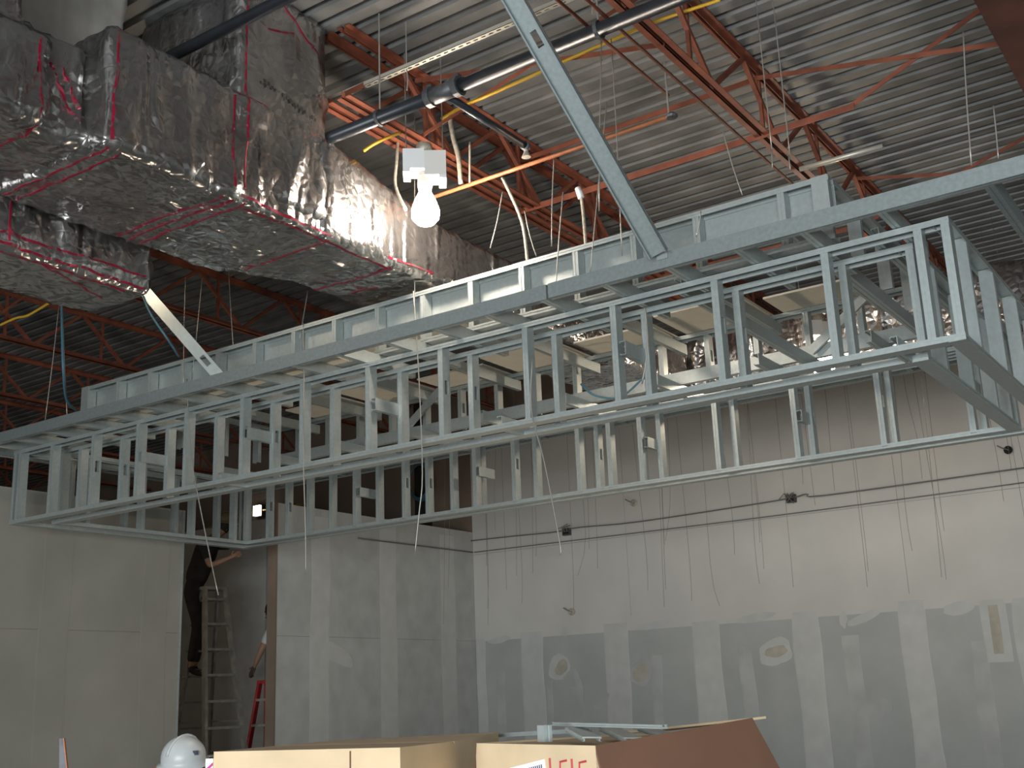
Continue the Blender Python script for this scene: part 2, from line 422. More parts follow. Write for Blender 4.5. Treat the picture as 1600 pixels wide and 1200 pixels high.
# right and front walls (behind the photographer); the front one has the storefront opening that lets the daylight in
struct(MB().box(7.0, 7.2, -6.2, 14.2, ZF, ZD).build('wall_right', 'wall_gray'))
wf = sroot('wall_front')
MB().box(-22, -3.5, -6.2, -6.0, ZF, ZD).box(4.5, 7.2, -6.2, -6.0, ZF, ZD).box(-3.5, 4.5, -6.2, -6.0, 1.3, ZD).box(-3.5, 4.5, -6.2, -6.0, ZF, -1.5).build('drywall_sheet', 'wall_gray', wf)
win = sroot('window_1')
for k in range(5): MB().box(-3.53+2.0*k, -3.47+2.0*k, -6.12, -6.05, -1.5, 1.3).build('mullion', 'window_frame', win)

# ------------------------------------------------------------------ roof joists
ZC = 4.0                                                     # bottom chord level
def joist(X, y0, y1, label, phase=0.0, pitch=0.62):
    t = thing('roof_joist', label, 'joist', 'open web roof joists')
    for nm, z, s in (('top_chord', 4.555, -1), ('bottom_chord', ZC, 1)):
        m = MB()
        for sx in (-1, 1):
            xa, xb = sorted((X+sx*0.010, X+sx*0.058))
            m.box(xa, xb, y0, y1, *sorted((z, z+s*0.006)))
            xc, xd = sorted((X+sx*0.010, X+sx*0.016)); m.box(xc, xd, y0, y1, *sorted((z, z+s*0.048)))
        m.build(nm, 'primer', t)
    y = y0+phase; up = True
    while y+pitch < y1:
        a = (X, y, ZC+0.02 if up else 4.53); b = (X, y+pitch, 4.53 if up else ZC+0.02)
        bar('web_member', 'primer', t, a, b, 0.034, 0.034)
        if up: bar('web_member', 'primer', t, (X, y+pitch-0.02+0.30, 4.53), (X, y+pitch-0.02+0.30, ZC+0.02), 0.026, 0.026)
        y += pitch; up = not up
    return t
joist(-4.86, 5.25, 13.82, 'red primed joist behind the lamp, right one of a tight pair')
joist(-5.02, 5.25, 13.82, 'red primed joist behind the lamp, left one of a tight pair', 0.3)
joist(-2.80, -5.9, 13.82, 'red primed open web joist right of the long diagonal stud', 0.25)
for i, X in enumerate((-7.06, -9.2, -11.34, -13.48, -15.6, -17.7, -19.8)):
    joist(X, 2.0, 13.82, ['dark joist seen below the foil duct, nearest to it', 'second dark joist left of the foil duct', 'third dark joist left of the foil duct',
        'fourth dark joist left of the foil duct', 'fifth dark joist left of the foil duct', 'sixth dark joist left of the foil duct', 'farthest dark joist at the left edge'][i], 0.1*i)
bm_ = thing('steel_beam', 'dark red steel roof beam in the upper right corner', 'beam')
MB().box(-0.97, -0.955, -5.9, 13.8, 3.92, 4.54).build('web_plate', 'beam_red', bm_)
MB().box(-1.04, -0.80, -5.9, 13.8, 3.90, 3.92).build('bottom_flange', 'beam_red', bm_)
MB().box(-1.04, -0.80, -5.9, 13.8, 4.535, 4.555).build('top_flange', 'beam_red', bm_)
hb = thing('header_beam', 'short red header carrying the joist pair beside the tall foil riser', 'beam')
MB().box(-7.0, -5.06, 5.215, 5.225, 4.40, 4.5).build('web_plate', 'primer', hb); MB().box(-7.0, -5.06, 5.19, 5.25, 4.5, 4.55).build('top_flange', 'primer', hb)
def bridging(label, a, b, w=0.042, mat='primer'):
    o = bar('bridging_bar', mat, None, a, b, w, 0.012)
    m2 = MB().bar(a, b, w, 0.006); d = (Vector(b)-Vector(a)).normalized(); s = d.cross(Vector((0,0,1))).normalized()*w/2
    m2.bar(Vector(a)+s+Vector((0,0,-w/2)), Vector(b)+s+Vector((0,0,-w/2)), 0.006, w)
    bpy.data.objects.remove(o)
    return tag(m2.build('bridging_bar', mat), label, 'bracing', 'bridging between the joists')
bridging('red bridging bar high under the deck between the joist pair and the next', (-5.0, 7.65, 4.50), (-2.80, 7.65, 4.50))
bridging('thick red bridging bar low between joist pair and the next joist', (-5.0, 7.65, 4.03), (-2.1, 7.65, 4.03), 0.05)
bridging('red cross brace rising toward the dark corner beam', (-2.15, 7.66, 4.03), (-1.0, 7.66, 4.52), 0.035)
bridging('red cross brace falling toward the dark corner beam', (-2.80, 7.64, 4.50), (-1.0, 7.64, 4.12), 0.035)
bridging('second red cross brace farther back, rising to the beam', (-2.80, 9.9, 4.03), (-1.0, 9.9, 4.52), 0.03)
bridging('second red cross brace farther back, falling to the beam', (-2.80, 9.92, 4.50), (-1.0, 9.92, 4.05), 0.03)
bridging('red cross brace above the sprinkler pipe, rising right', (-4.86, 6.05, 4.50), (-2.80, 6.05, 4.02), 0.035)
bridging('red cross brace above the sprinkler pipe, falling right', (-4.86, 6.07, 4.03), (-2.80, 6.07, 4.50), 0.03)
bridging('red bar running under the joist pair near the glaring lamp', (-5.0, 9.9, 4.03), (-2.8, 9.9, 4.03), 0.04)
for i, (x0, x1) in enumerate(((-9.2, -7.06), (-11.34, -9.2), (-13.48, -11.34), (-15.6, -13.48))):
    for yy in (6.5, 9.6):
        bridging(['dim red cross brace low beside the wide duct', 'dim red cross brace one bay left of the wide duct', 'dim red cross brace two bays left of the duct', 'dim red cross brace three bays left of the duct'][i]+(' and near' if yy < 7 else ' and far'),
            (x0, yy, 4.03), (x1, yy, 4.50), 0.03)

# ------------------------------------------------------------------ soffit frame
ZB, ZT = 1.70, 2.384
XL, XR = -9.75, -1.25
YO, YI, YBI, YBO = 6.05, 6.315, 8.637, 8.82
TW, TF = 0.09, 0.034
fr = thing('soffit_frame', 'suspended galvanised steel stud frame for a long rectangular soffit', 'frame')
UP = (0, 0, 1); DN = (0, 0, -1)
def track_x(y, z, up, x0, x1, name='track'):               # U track along X, front flange at y
    channel(name, fr, (x0, y, z), (x1, y, z), (0, 1, 0), UP if up else DN, TW, TF, lip=False)
def track_y(x, z, up, y0, y1, name='track'):
    channel(name, fr, (x, y0, z), (x, y1, z), (-1, 0, 0) , UP if up else DN, TW, TF, lip=False)
for y, xa, xb in ((YO, XL, XR), (YI, XL+0.265, XR-0.265), (YBI, XL+0.265, XR-0.265), (YBO, XL, XR)):
    track_x(y, ZB, True, xa, xb); track_x(y, ZT, False, xa, xb)
for x, ya, yb in ((XR, YO+0.004, YBO+0.09), (XR-0.265, YI+0.004, YBI), (XL+0.265+0.09, YI, YBI), (XL+0.09, YO, YBO+0.09)):
    track_y(x, ZB-0.003, True, ya, yb); track_y(x, ZT+0.003, False, ya, yb)
HC = [0]
def stud_f(x, y, z0=ZB+0.004, z1=ZT-0.004, name='stud', hole=0.55):   # stud of a wall along X, web on the +X side
    HC[0] += 1
    if HC[0] % 3: hole = None
    return channel(name, fr, (x+0.022, y+0.003, z0), (x+0.022, y+0.003, z1), (0, 1, 0), (-1, 0, 0), TW-0.008, 0.044, True, hole)
outer = [-1.42, -1.94, -2.62, -3.32, -3.99, -4.70, -5.37, -6.03, -6.68, -7.34, -7.95, -8.56, -9.16]
inner = [-1.93, -2.60, -3.24, -3.93, -4.64, -5.29, -5.97, -6.62, -7.28, -7.90, -8.52, -9.12]
for x in outer: stud_f(x, YO)
for x in inner: stud_f(x, YI)
for x in (XR-0.025, XL+0.03, XL+0.10): stud_f(x, YO)
for x in (XR-0.29, XL+0.30, XL+0.36): stud_f(x, YI)
binner = [-1.83, -2.48, -3.16, -3.84, -4.55, -4.86, -5.18, -5.88, -6.33, -6.60, -7.2, -7.85, -8.5, -9.1]
bouter = [-1.79, -2.45, -3.10, -3.76, -4.46, -5.09, -5.76, -6.4, -7.05, -7.7, -8.35, -9.0]
for x in binner: stud_f(x, YBI)
for x in bouter: stud_f(x, YBO)
for x in (XR-0.03, XL+0.03, XL+0.1): stud_f(x, YBO)
for x in (XR-0.29, XL+0.30): stud_f(x, YBI)
def stud_s(x, y):                                           # stud of a side wall, web facing the viewer (-Y)
    channel('stud', fr, (x, y, ZB+0.004), (x, y, ZT-0.004), (-1, 0, 0), (0, 1, 0), TW-0.008, 0.044, True, None)
for y in (6.42, 7.05, 7.68, 8.30, 8.66): stud_s(XR-0.003, y)
for y in (6.75, 7.38, 8.02, 8.45): stud_s(XR-0.268, y)
for y in (6.62, 7.25, 7.88, 8.45): stud_s(XL+0.087, y); stud_s(XL+0.352, y)
def tie(x, y0, y1, z):                                      # short spacer stud between outer and inner wall
    channel('spacer', fr, (x, y0, z), (x, y1, z), (0, 0, 1), (-1, 0, 0), 0.09, 0.04)
for x in (-3.27, -5.32, -6.64, -7.92): tie(x+0.024, YO+0.01, YI+0.08, 2.02)
for x in (-1.80, -3.12, -4.50, -6.30, -7.8): tie(x+0.024, YBI+0.01, YBO+0.08, 2.02)
for x in (-1.6, -4.2, -6.9): tie(x, YO+0.01, YI+0.08, ZB-0.0)
# shelf: fascia channel, shelf joists, rear rim
ZJ = ZT+0.004
channel('fascia_channel', fr, (-10.05, 5.76, ZJ), (-3.62, 5.76, ZJ), UP, (0, 1, 0), 0.096, 0.05, False, mat='galv_dull')
channel('fascia_channel', fr, (-3.60, 5.753, ZJ), (-0.35, 5.753, ZJ), UP, (0, 1, 0), 0.096, 0.05, False, mat='galv_dull')
xs = [-2.32-0.437*k for k in range(17)]
for x in xs+[-1.93, -1.50, -9.65]:
    channel('shelf_joist', fr, (x, 5.77, ZJ), (x, 6.62, ZJ), UP, (-1, 0, 0), 0.09, 0.045)
for x in xs[::2]+[-1.5]:
    channel('shelf_joist', fr, (x, 8.1, ZJ), (x, 9.15, ZJ), UP, (-1, 0, 0), 0.09, 0.045)
channel('fascia_channel', fr, (-10.05, 9.16, ZJ), (-0.95, 9.16, ZJ), UP, (0, 1, 0), 0.096, 0.05, False, mat='galv_dull')
channel('fascia_channel', fr, (-0.96, 5.80, ZJ), (-0.96, 9.16, ZJ), UP, (-1, 0, 0), 0.096, 0.05, False, mat='galv_dull')
channel('fascia_channel', fr, (-10.05, 5.80, ZJ), (-10.05, 9.16, ZJ), UP, (1, 0, 0), 0.096, 0.05, False, mat='galv_dull')
for x in (-1.66, -1.98, -2.9): channel('cross_joist', fr, (x, 6.2, ZJ+0.002), (x, 8.9, ZJ+0.002), UP, (-1, 0, 0), 0.09, 0.045)
# upper ring
ZU0, ZU1 = 2.482, 2.885
UX0, UX1, UY0, UY1 = -8.98, -1.91, 6.20, 8.56
channel('track', fr, (UX0, UY0, ZU0), (UX1, UY0, ZU0), (0, 1, 0), UP, TW, TF, False)
channel('track', fr, (UX0, UY0, ZU1), (UX1, UY0, ZU1), (0, 1, 0), DN, TW, TF, False)
channel('rim_channel', fr, (UX0, UY0+0.094, 2.705), (-4.6, UY0+0.094, 2.705), UP, (0, 1, 0), 0.16, 0.05, False)
channel('rim_channel', fr, (-4.59, UY0+0.096, 2.71), (UX1, UY0+0.096, 2.71), UP, (0, 1, 0), 0.155, 0.05, False)
for x in [-2.21, -2.77]+[-3.22-0.437*k for k in range(14)]+[UX0+0.03]:
    stud_f(x, UY0, ZU0+0.004, ZU1-0.004, hole=None)
for x in (UX1-0.005, UX0+0.10):
    channel('stud', fr, (x, UY0-0.002, ZU0), (x, UY0-0.002, ZU1+0.003), (-1, 0, 0), (0, 1, 0), 0.10, 0.044)
for x in (UX1, UX0+0.09):
    channel('track', fr, (x, UY0+0.09, ZU1+0.003), (x, UY1, ZU1+0.003), (-1, 0, 0), DN, TW, TF, False)
    for y in (6.75, 7.3, 7.85, 8.3): channel('stud', fr, (x-0.003, y, ZU0), (x-0.003, y, ZU1), (-1, 0, 0), (0, 1, 0), TW-0.008, 0.044)
channel('rim_channel', fr, (UX0, UY1, 2.484), (UX1, UY1, 2.484), UP, (0, 1, 0), 0.11, 0.05, False)
channel('track', fr, (UX0, UY1+0.06, ZU1+0.04), (UX1, UY1+0.06, ZU1+0.04), (0, 1, 0), DN, TW, TF, False)
for k in range(16): stud_f(-2.1-0.437*k, UY1+0.06, 2.50, ZU1+0.03, hole=None if k % 2 else 0.5)
ux = [-2.35-0.874*k for k in range(8)]
for x in ux: channel('ceiling_joist', fr, (x, UY0+0.1, ZU1-0.095), (x, 8.80, ZU1-0.095+0.03), UP, (-1, 0, 0), 0.09, 0.045)
channel('stiffener', fr, (-2.9, 8.5, 2.50), (-2.35, 8.5, 2.90), (-0.55, 0, 0.75), (0, 1, 0), 0.07, 0.03)
channel('stiffener', fr, (-7.1, 8.5, 2.50), (-6.6, 8.5, 2.86), (-0.55, 0, 0.75), (0, 1, 0), 0.07, 0.03)

# gypsum boards laid on the frame
ORD = ['first', 'second', 'third', 'fourth', 'fifth', 'sixth', 'seventh', 'eighth', 'ninth']
def board(x0, x1, y0, y1, z, label, group, tz=0.0):
    o = MB().box(x0, x1, y0, y1, z+tz, z+tz+0.016).build('gypsum_board', 'drywall_cream')
    return tag(o, label, 'board', group)
for k in range(9):
    x1 = -5.62-0.437*k
    board(x1-0.42, x1-0.04, 5.82, 6.18, ZJ+0.092, 'cream gypsum offcut on the front shelf, '+ORD[8-k]+' from the left', 'gypsum offcuts on the front shelf')
for k in range(5):
    x1 = ux[3+k] if k < 5 else -9
    board(x1-0.83, x1-0.02, 6.42, 7.35, ZU1+0.004, 'cream gypsum board over the upper frame, '+ORD[4-k]+' from the left in front', 'gypsum boards over the upper frame, front row')
for k in range(8):
    x1 = ux[k]
    if k == 7: continue
    board(x1-0.80, x1-0.03, 8.02 if k % 2 else 8.2, 8.86, ZU1+0.046, 'cream gypsum board over the back edge of the frame, '+ORD[6-k]+' from the left', 'gypsum boards along the back edge')

# diagonal braces from the frame to the roof
br = thing('diagonal_brace', 'long diagonal galvanised stud rising from the soffit frame to the roof', 'brace')
a = Vector((-2.79, 5.70, 2.46)); b = Vector((-3.27, 4.20, 4.53)); d = (b-a).normalized()
ax_ = Vector((0.95, 0.15, 0.0)); ax_ = (ax_-d*ax_.dot(d)).normalized(); ay_ = d.cross(ax_).normalized()
if ay_.y < 0: pass
channel('stud', br, a-ax_*0.06, b-ax_*0.06, ax_, -ay_ if ay_.y > 0 else ay_, 0.12, 0.045, True, 0.54, mat='galv_dull')
bpl = MB().box(-2.83, -2.76, 5.744, 5.75, 2.44, 2.50).build('screw_plate', 'galv', br)
b2 = thing('diagonal_brace', 'short bright diagonal stud climbing to the lower duct end', 'brace')
a = Vector((-6.72, 5.84, 2.50)); b = Vector((-7.45, 5.35, 3.55)); d = (b-a).normalized()
ax_ = Vector((0.82, 0.57, 0.0)); ax_ = (ax_-d*ax_.dot(d)).normalized(); ay_ = d.cross(ax_).normalized()
channel('stud', b2, a-ax_*0.045, b-ax_*0.045, ax_, ay_ if ay_.y > 0 else -ay_, 0.09, 0.045, True, 0.12)

# ------------------------------------------------------------------ foil wrapped ducts
DX, DZ = -4.95, 2.97
du = thing('foil_duct', 'large foil wrapped supply duct with tall riser and red taped seams', 'duct')
def taper(q):                                              # trunk top drops from the riser to the run over the frame
    t = min(1, max(0, (q.y-5.15)/1.2)); top = 3.71+(3.46-3.71)*t
    k = (q.z-DZ)/(3.71-DZ)
    xl = min(1, max(0, (q.y-5.15)/0.5)); xs_ = DX+(q.x-DX)*(1.0-0.22*xl)
    return Vector((xs_, q.y, DZ+k*(top-DZ) if q.z > DZ else q.z))
near = foil_box('near_section', du, DX-1.06, DX-0.10, 1.6, 3.16, DZ+0.02, 3.52, 1)
foil_box('neck_section', du, DX-1.02, DX-0.19, 3.0, 3.56, DZ+0.03, 3.60, 2, 0.03)
main = foil_box('main_section', du, DX-1.03, DX, 3.46, 5.16, DZ, 3.71, 3, 0.018)
ris = foil_box('riser', du, DX-1.0, DX+0.006, 4.40, 5.17, DZ+0.10, ZD-0.01, 4, 0.014, 0.06)
trk = foil_box('trunk_section', du, DX-0.99, DX+0.002, 5.12, 10.54, DZ, 3.71, 5, 0.018, 0.07, warp=taper)
ris2 = foil_box('near_riser', du, DX-1.0, DX-0.12, 2.0, 3.0, 3.45, ZD-0.01, 6)
bd = thing('foil_duct', 'brightly lit foil duct running along the wall behind the frame', 'duct')
foil_box('trunk_section', bd, -5.75, 1.2, 10.62, 11.3, 2.95, 3.62, 7, 0.03, 0.09)
ld = thing('foil_duct', 'lower foil duct with warm lit side left of the big duct', 'duct')
foil_box('trunk_section', ld, -6.72, -6.09, 1.6, 4.66, 2.70, 3.25, 8, 0.022)
pd = thing('foil_duct', 'pale foil box duct standing on the big duct at top left', 'duct')
foil_box('riser', pd, -6.35, -5.62, 3.30, 4.03, 3.74, ZD-0.01, 9, 0.012, mat='foil_lit')  # foil like the others, made paler by painting in the light on it
X_, Zd = (1, 0, 0), (0, 0, -1)
for a, b, n in [
    ((DX, 3.50, DZ+0.04), (DX, 3.50, 3.68), X_), ((DX-0.02, 3.50, DZ), (DX-1.0, 3.50, DZ), Zd), ((DX-0.02, 3.585, DZ), (DX-1.0, 3.585, DZ), Zd),
    ((DX, 4.36, DZ+0.03), (DX, 4.36, 3.66), X_), ((DX+0.006, 4.45, 3.05), (DX+0.006, 4.45, 4.5), X_),
    ((DX, 4.30, DZ), (DX-1.0, 4.30, DZ), Zd), ((DX, 4.38, DZ), (DX-1.0, 4.38, DZ), Zd), ((DX, 4.47, DZ), (DX-1.0, 4.47, DZ), Zd),
    ((DX+0.004, 4.42, DZ+0.035), (DX+0.004, 5.22, DZ+0.035), X_), ((DX-0.05, 4.50, DZ), (DX-0.05, 5.9, DZ), Zd),
    ((DX+0.004, 4.40, 3.70), (DX+0.004, 4.62, 3.68), X_),
    ((DX, 5.24, DZ), (DX-0.84, 5.24, DZ), Zd), ((DX-0.02, 5.86, DZ), (DX-0.76, 5.86, DZ), Zd),
    ((DX+0.004, 5.80, DZ+0.05), (DX+0.004, 6.3, DZ+0.07), X_), ((DX-0.35, 6.1, DZ), (DX-0.60, 6.08, DZ), Zd),
    ((DX-0.10, 3.13, DZ+0.05), (DX-0.10, 3.10, 3.48), X_), ((DX-0.10, 3.16, DZ+0.02), (DX-1.0, 3.16, DZ+0.02), Zd),
    ((DX-0.19, 3.28, 3.40), (DX-0.19, 3.42, DZ+0.16), X_), ((DX-0.19, 3.20, 3.40), (DX-0.19, 3.38, DZ+0.16), X_),
    ((DX+0.006, 4.62, 4.25), (DX+0.006, 4.85, 4.32), X_), ((DX+0.006, 4.75, 4.50), (DX+0.006, 5.08, 4.28), X_)]:
    tape_line(du, a, b, n=n)
for a, b, n in [((-6.07, 1.7, 2.73), (-6.07, 4.62, 2.73), X_), ((-6.07, 1.7, 2.79), (-6.07, 4.62, 2.81), X_), ((-6.12, 1.7, 2.70), (-6.12, 4.5, 2.70), Zd),
                ((-6.07, 3.62, 2.75), (-6.07, 3.62, 3.2), X_), ((-6.12, 3.9, 2.70), (-6.35, 4.5, 2.70), Zd)]:
    tape_line(ld, a, b, n=n)
for k in range(15):                                         # faint printed line of lettering along the riser face
    y = 4.58+k*0.033; z = 3.84-0.006*k
    MB().box(DX+0.022, DX+0.026, y, y+random.choice((0.008, 0.014, 0.02)), z, z+random.choice((0.018, 0.026))).build('print_mark', 'dark_gap', ris)

# ------------------------------------------------------------------ sprinkler pipes, strut, conduits
sp = thing('sprinkler_pipe', 'black sprinkler main with grooved tee running under the joists', 'pipe')
MB().tube([(-7.0, 5.27, 3.75), (-4.12, 5.27, 3.75)], 0.045, 16).build('pipe_run', 'black_pipe', sp, True)
MB().tube([(-3.90, 5.27, 3.75), (6.8, 5.27, 3.75)], 0.045, 16).build('pipe_run', 'black_pipe', sp, True)
tee = MB().tube([(-4.13, 5.27, 3.75), (-3.89, 5.27, 3.75)], 0.056, 16).build('tee', 'coupling', sp, True)
for x in (-4.12, -3.90): MB().tube([(x-0.022, 5.27, 3.75), (x+0.022, 5.27, 3.75)], 0.066, 16).box(x-0.02, x+0.02, 5.25, 5.29, 3.81, 3.835).build('coupling_ring', 'coupling', tee)
MB().tube([(-4.0, 5.29, 3.73), (-4.0, 6.18, 3.73)], 0.026, 12).build('branch_pipe', 'black_pipe', sp, True)
hd = MB().tube([(-4.0, 6.17, 3.73), (-4.0, 6.21, 3.73)], 0.034, 12).build('elbow', 'coupling', sp, True)
MB().lathe([(0.0, 0.03), (0.018, 0.03), (0.014, 0.0), (0.022, -0.02), (0.034, -0.045), (0.0, -0.047)], (-4.0, 6.19, 3.69), 12).build('sprinkler_head', 'strut', hd)
for x in (-4.55, -2.86, -1.4):
    MB().tube([(x, 5.27, 3.80), (x, 5.27, 4.54)], 0.006, 6).build('hanger_rod', 'wire', sp)
    MB().lathe([(0.052, -0.012), (0.058, -0.012), (0.058, 0.012), (0.052, 0.012), (0.052, -0.012)], (x, 5.27, 3.75), 16, (1, 0, 0)).build('hanger_ring', 'coupling', sp)
sp2 = thing('sprinkler_pipe', 'dark pipe crossing in front of the tall foil riser', 'pipe')
MB().tube([(-9.0, 4.19, 4.0), (6.8, 4.19, 4.0)], 0.038, 14).build('pipe_run', 'black_pipe', sp2, True)
for x in (-7.0, -2.8): MB().tube([(x, 4.19, 4.03), (x, 4.19, 4.54)], 0.006, 6).build('hanger_rod', 'wire', sp2)
st = thing('strut_channel', 'slotted cream strut channel glaring above the lamp', 'channel')
m = MB(); y, z = 5.46, 4.17                                     # slotted underside built from strips so that the slots are holes
m.box(-5.6, 0.5, y-0.022, y-0.007, z, z+0.003).box(-5.6, 0.5, y+0.007, y+0.022, z, z+0.003)
m.box(-5.6, 0.5, y-0.022, y-0.019, z, z+0.03).box(-5.6, 0.5, y+0.019, y+0.022, z, z+0.03)
k = -5.6
while k < 0.45: m.box(k, k+0.028, y-0.007, y+0.007, z, z+0.003); k += 0.062
m.build('slotted_channel', 'strut', st)
for x in (-4.47, -3.0):
    MB().tube([(x, y, z-0.16), (x+0.01, y, z-0.08), (x, y, z), (x, y, 4.54)], 0.005, 6).build('chain_rod', 'wire', st)
cp = thing('copper_pipe', 'thin reddish pipe running right from the lamp', 'pipe')
MB().tube([(-5.3, 6.22, 3.60), (-2.88, 6.22, 3.60)], 0.015, 8).build('pipe_run', 'copper', cp, True)
MB().lathe([(0.0, -0.02), (0.035, -0.015), (0.04, 0.0), (0.02, 0.02), (0.0, 0.02)], (-2.88, 6.22, 3.60), 12).build('end_fitting', 'coupling', cp)
MB().tube([(-2.9, 6.22, 3.61), (-2.9, 6.22, 4.0)], 0.006, 6).build('hanger_rod', 'wire', cp)
for lab, pts, r, mt in [
    ('thin dark conduit under the joist, ending at the copper fitting', [(-2.92, -5.0, 3.80), (-2.93, 6.3, 3.80)], 0.011, 'primer'),
    ('thin dark conduit under the joist, running on behind the frame', [(-2.78, -5.0, 3.80), (-2.80, 9.0, 3.80)], 0.011, 'primer'),
    ('tan conduit along the deck just above the upper frame', [(-5.2, 8.75, 3.95), (-2.6, 8.45, 3.9)], 0.018, 'strut'),
    ('short tan strut end beside the joist at right', [(-2.78, 8.32, 3.978), (-2.12, 8.34, 3.978)], 0.022, 'strut')]:
    tag(MB().tube(pts, r, 8).build('conduit', mt, None, True), lab, 'conduit')

def cable(name, lab, cat, pts, r, mat, group=None, n=6, sub=6):
    """smooth cable through control points"""
    P = [Vector(q) for q in pts]; out = []
    for i in range(len(P)-1):
        p0, p1, p2, p3 = P[max(i-1, 0)], P[i], P[i+1], P[min(i+2, len(P)-1)]
        for k in range(sub):
            t = k/sub
            out.append(0.5*((2*p1)+(p2-p0)*t+(2*p0-5*p1+4*p2-p3)*t*t+(3*p1-p0-3*p2+p3)*t**3))
    out.append(P[-1])
    return tag(MB().tube(out, r, n).build(name, mat, None, True), lab, cat, group)
cable('yellow_cable', 'yellow cable sagging past the long diagonal stud', 'cable', [(-4.554, 5.950, 4.028), (-4.314, 5.900, 4.031), (-4.049, 5.800, 3.969), (-3.638, 5.900, 4.061), (-3.098, 6.200, 4.301), (-2.949, 6.400, 4.441), (-2.466, 6.200, 4.277)], 0.012, 'yellow')
cable('yellow_cable', 'short yellow cable end left of the lamp box', 'cable', [(-4.990, 5.600, 3.777), (-4.902, 5.650, 3.838), (-4.730, 5.700, 3.877)], 0.012, 'yellow')
cable('yellow_cable', 'dim yellow cable below the lower duct at far left', 'cable', [(-8.390, 5.000, 3.070), (-8.170, 5.000, 3.081), (-7.995, 5.000, 3.069), (-7.690, 5.000, 3.117)], 0.010, 'yellow')
cable('whip_conduit', 'bent flexible conduit right of the lamp box', 'conduit', [(-4.667, 6.200, 4.171), (-4.642, 6.200, 4.010), (-4.600, 6.200, 3.841), (-4.584, 6.200, 3.621)], 0.018, 'whip')
cable('whip_conduit', 'drooping flexible conduit left of the lamp', 'conduit', [(-5.004, 6.000, 4.074), (-4.978, 5.950, 3.837), (-4.951, 5.900, 3.606), (-4.776, 5.800, 3.332)], 0.012, 'whip')
cable('whip_conduit', 'thin rod with clamp standing on the copper pipe', 'rod', [(-4.506, 6.220, 3.937), (-4.518, 6.220, 3.598)], 0.008, 'whip')
cable('whip_conduit', 'slanting pale conduit dropping to the upper frame', 'conduit', [(-4.283, 6.300, 3.613), (-4.134, 6.300, 3.238), (-4.06, 6.24, 2.89)], 0.012, 'whip')
cable('whip_conduit', 'hanging conduit with bright white tip near the long diagonal stud', 'conduit', [(-3.818, 6.600, 3.508), (-3.804, 6.600, 3.320), (-3.739, 6.500, 2.969)], 0.012, 'whip')
cap = tag(MB().tube([(-3.835, 6.600, 3.507), (-3.813, 6.600, 3.426)], 0.024, 10).build('plastic_cap', 'white_enamel', None, True), 'white cap at the tip of a hanging conduit', 'cap')
cable('blue_cable', 'blue cable hanging below the lower duct', 'cable', [(-8.330, 5.500, 3.410), (-8.289, 5.500, 3.104), (-8.235, 5.500, 2.756), (-8.461, 5.700, 2.587), (-8.599, 5.900, 2.551)], 0.012, 'blue_cable')
cable('blue_cable', 'blue cable drooping along the short bright brace', 'cable', [(-7.254, 5.500, 3.214), (-7.139, 5.500, 3.016), (-7.042, 5.600, 2.808), (-7.142, 5.800, 2.726)], 0.010, 'blue_cable')
cable('blue_cable', 'blue cable slack across the back of the frame', 'cable', [(-4.904, 8.300, 2.589), (-4.771, 8.300, 2.462), (-4.577, 8.400, 2.435), (-4.318, 8.400, 2.584)], 0.010, 'blue_cable')

# hanger wires of the frame
hw = [
  ((-7.225, 5.900, 3.463), (-7.195, 5.900, 2.479)), ((-7.077, 5.950, 3.424), (-7.099, 5.900, 2.568)), ((-7.160, 6.300, 3.643), (-7.058, 6.300, 2.798)), ((-6.216, 6.300, 3.204), (-6.203, 6.200, 2.773)),
  ((-5.003, 6.200, 4.316), (-5.034, 6.200, 2.822)), ((-5.865, 5.900, 2.757), (-5.861, 5.900, 2.481)), ((-4.288, 6.300, 3.504), (-4.413, 6.300, 3.102)), ((-3.836, 6.300, 3.664), (-3.896, 6.300, 2.981)),
  ((-3.339, 6.200, 3.847), (-3.491, 6.100, 2.613)), ((-2.530, 6.200, 3.366), (-2.445, 6.200, 2.906)), ((-2.265, 6.300, 3.319), (-2.274, 6.300, 3.075)), ((-2.155, 6.300, 3.218), (-2.163, 6.300, 3.028)),
  ((-3.184, 5.900, 4.128), (-3.284, 5.900, 2.935)), ((-3.114, 5.900, 4.101), (-3.142, 5.900, 2.596)), ((-0.989, 5.800, 3.268), (-1.050, 5.800, 2.523)), ((-0.903, 5.800, 2.810), (-0.920, 5.800, 2.519)),
  ((-8.812, 5.800, 3.591), (-8.907, 5.800, 2.481)), ((-8.908, 5.900, 3.578), (-8.730, 5.900, 2.498)), ((-3.908, 6.000, 3.145), (-3.833, 6.000, 2.803)), ((-3.660, 6.100, 3.248), (-3.761, 6.100, 2.545)), ((-2.542, 5.780, 2.684), (-2.584, 5.780, 2.535))]
labs = ['wire holding the frame near the short brace, left strand', 'wire holding the frame near the short brace, right strand', 'bright stiff hanger wire right of the short brace',
  'hanger wire below the end of the wide trunk duct', 'hanger wire beside the lamp housing', 'short hanger wire at the fascia left of centre', 'slanting hanger wire right of the lamp',
  'hanger wire ending at the upper frame near the joist pair', 'long slanting hanger wire left of the long diagonal stud', 'pale slanting wire right of the long diagonal stud', 'short hanger wire at the upper frame corner, left one',
  'short hanger wire at the upper frame corner, right one', 'thin wire hanging in front of the long diagonal stud', 'thin wire hanging just right of the other near the diagonal stud', 'hanger wire at far right under the deck, left one',
  'hanger wire at far right under the deck, right one', 'slanting hanger wire at the far left', 'straight hanger wire beside the blue cable', 'thin wire dropping beside the slanting conduit', 'thin wire dropping in front of the joist pair', 'short tie wire above the fascia near the long brace']
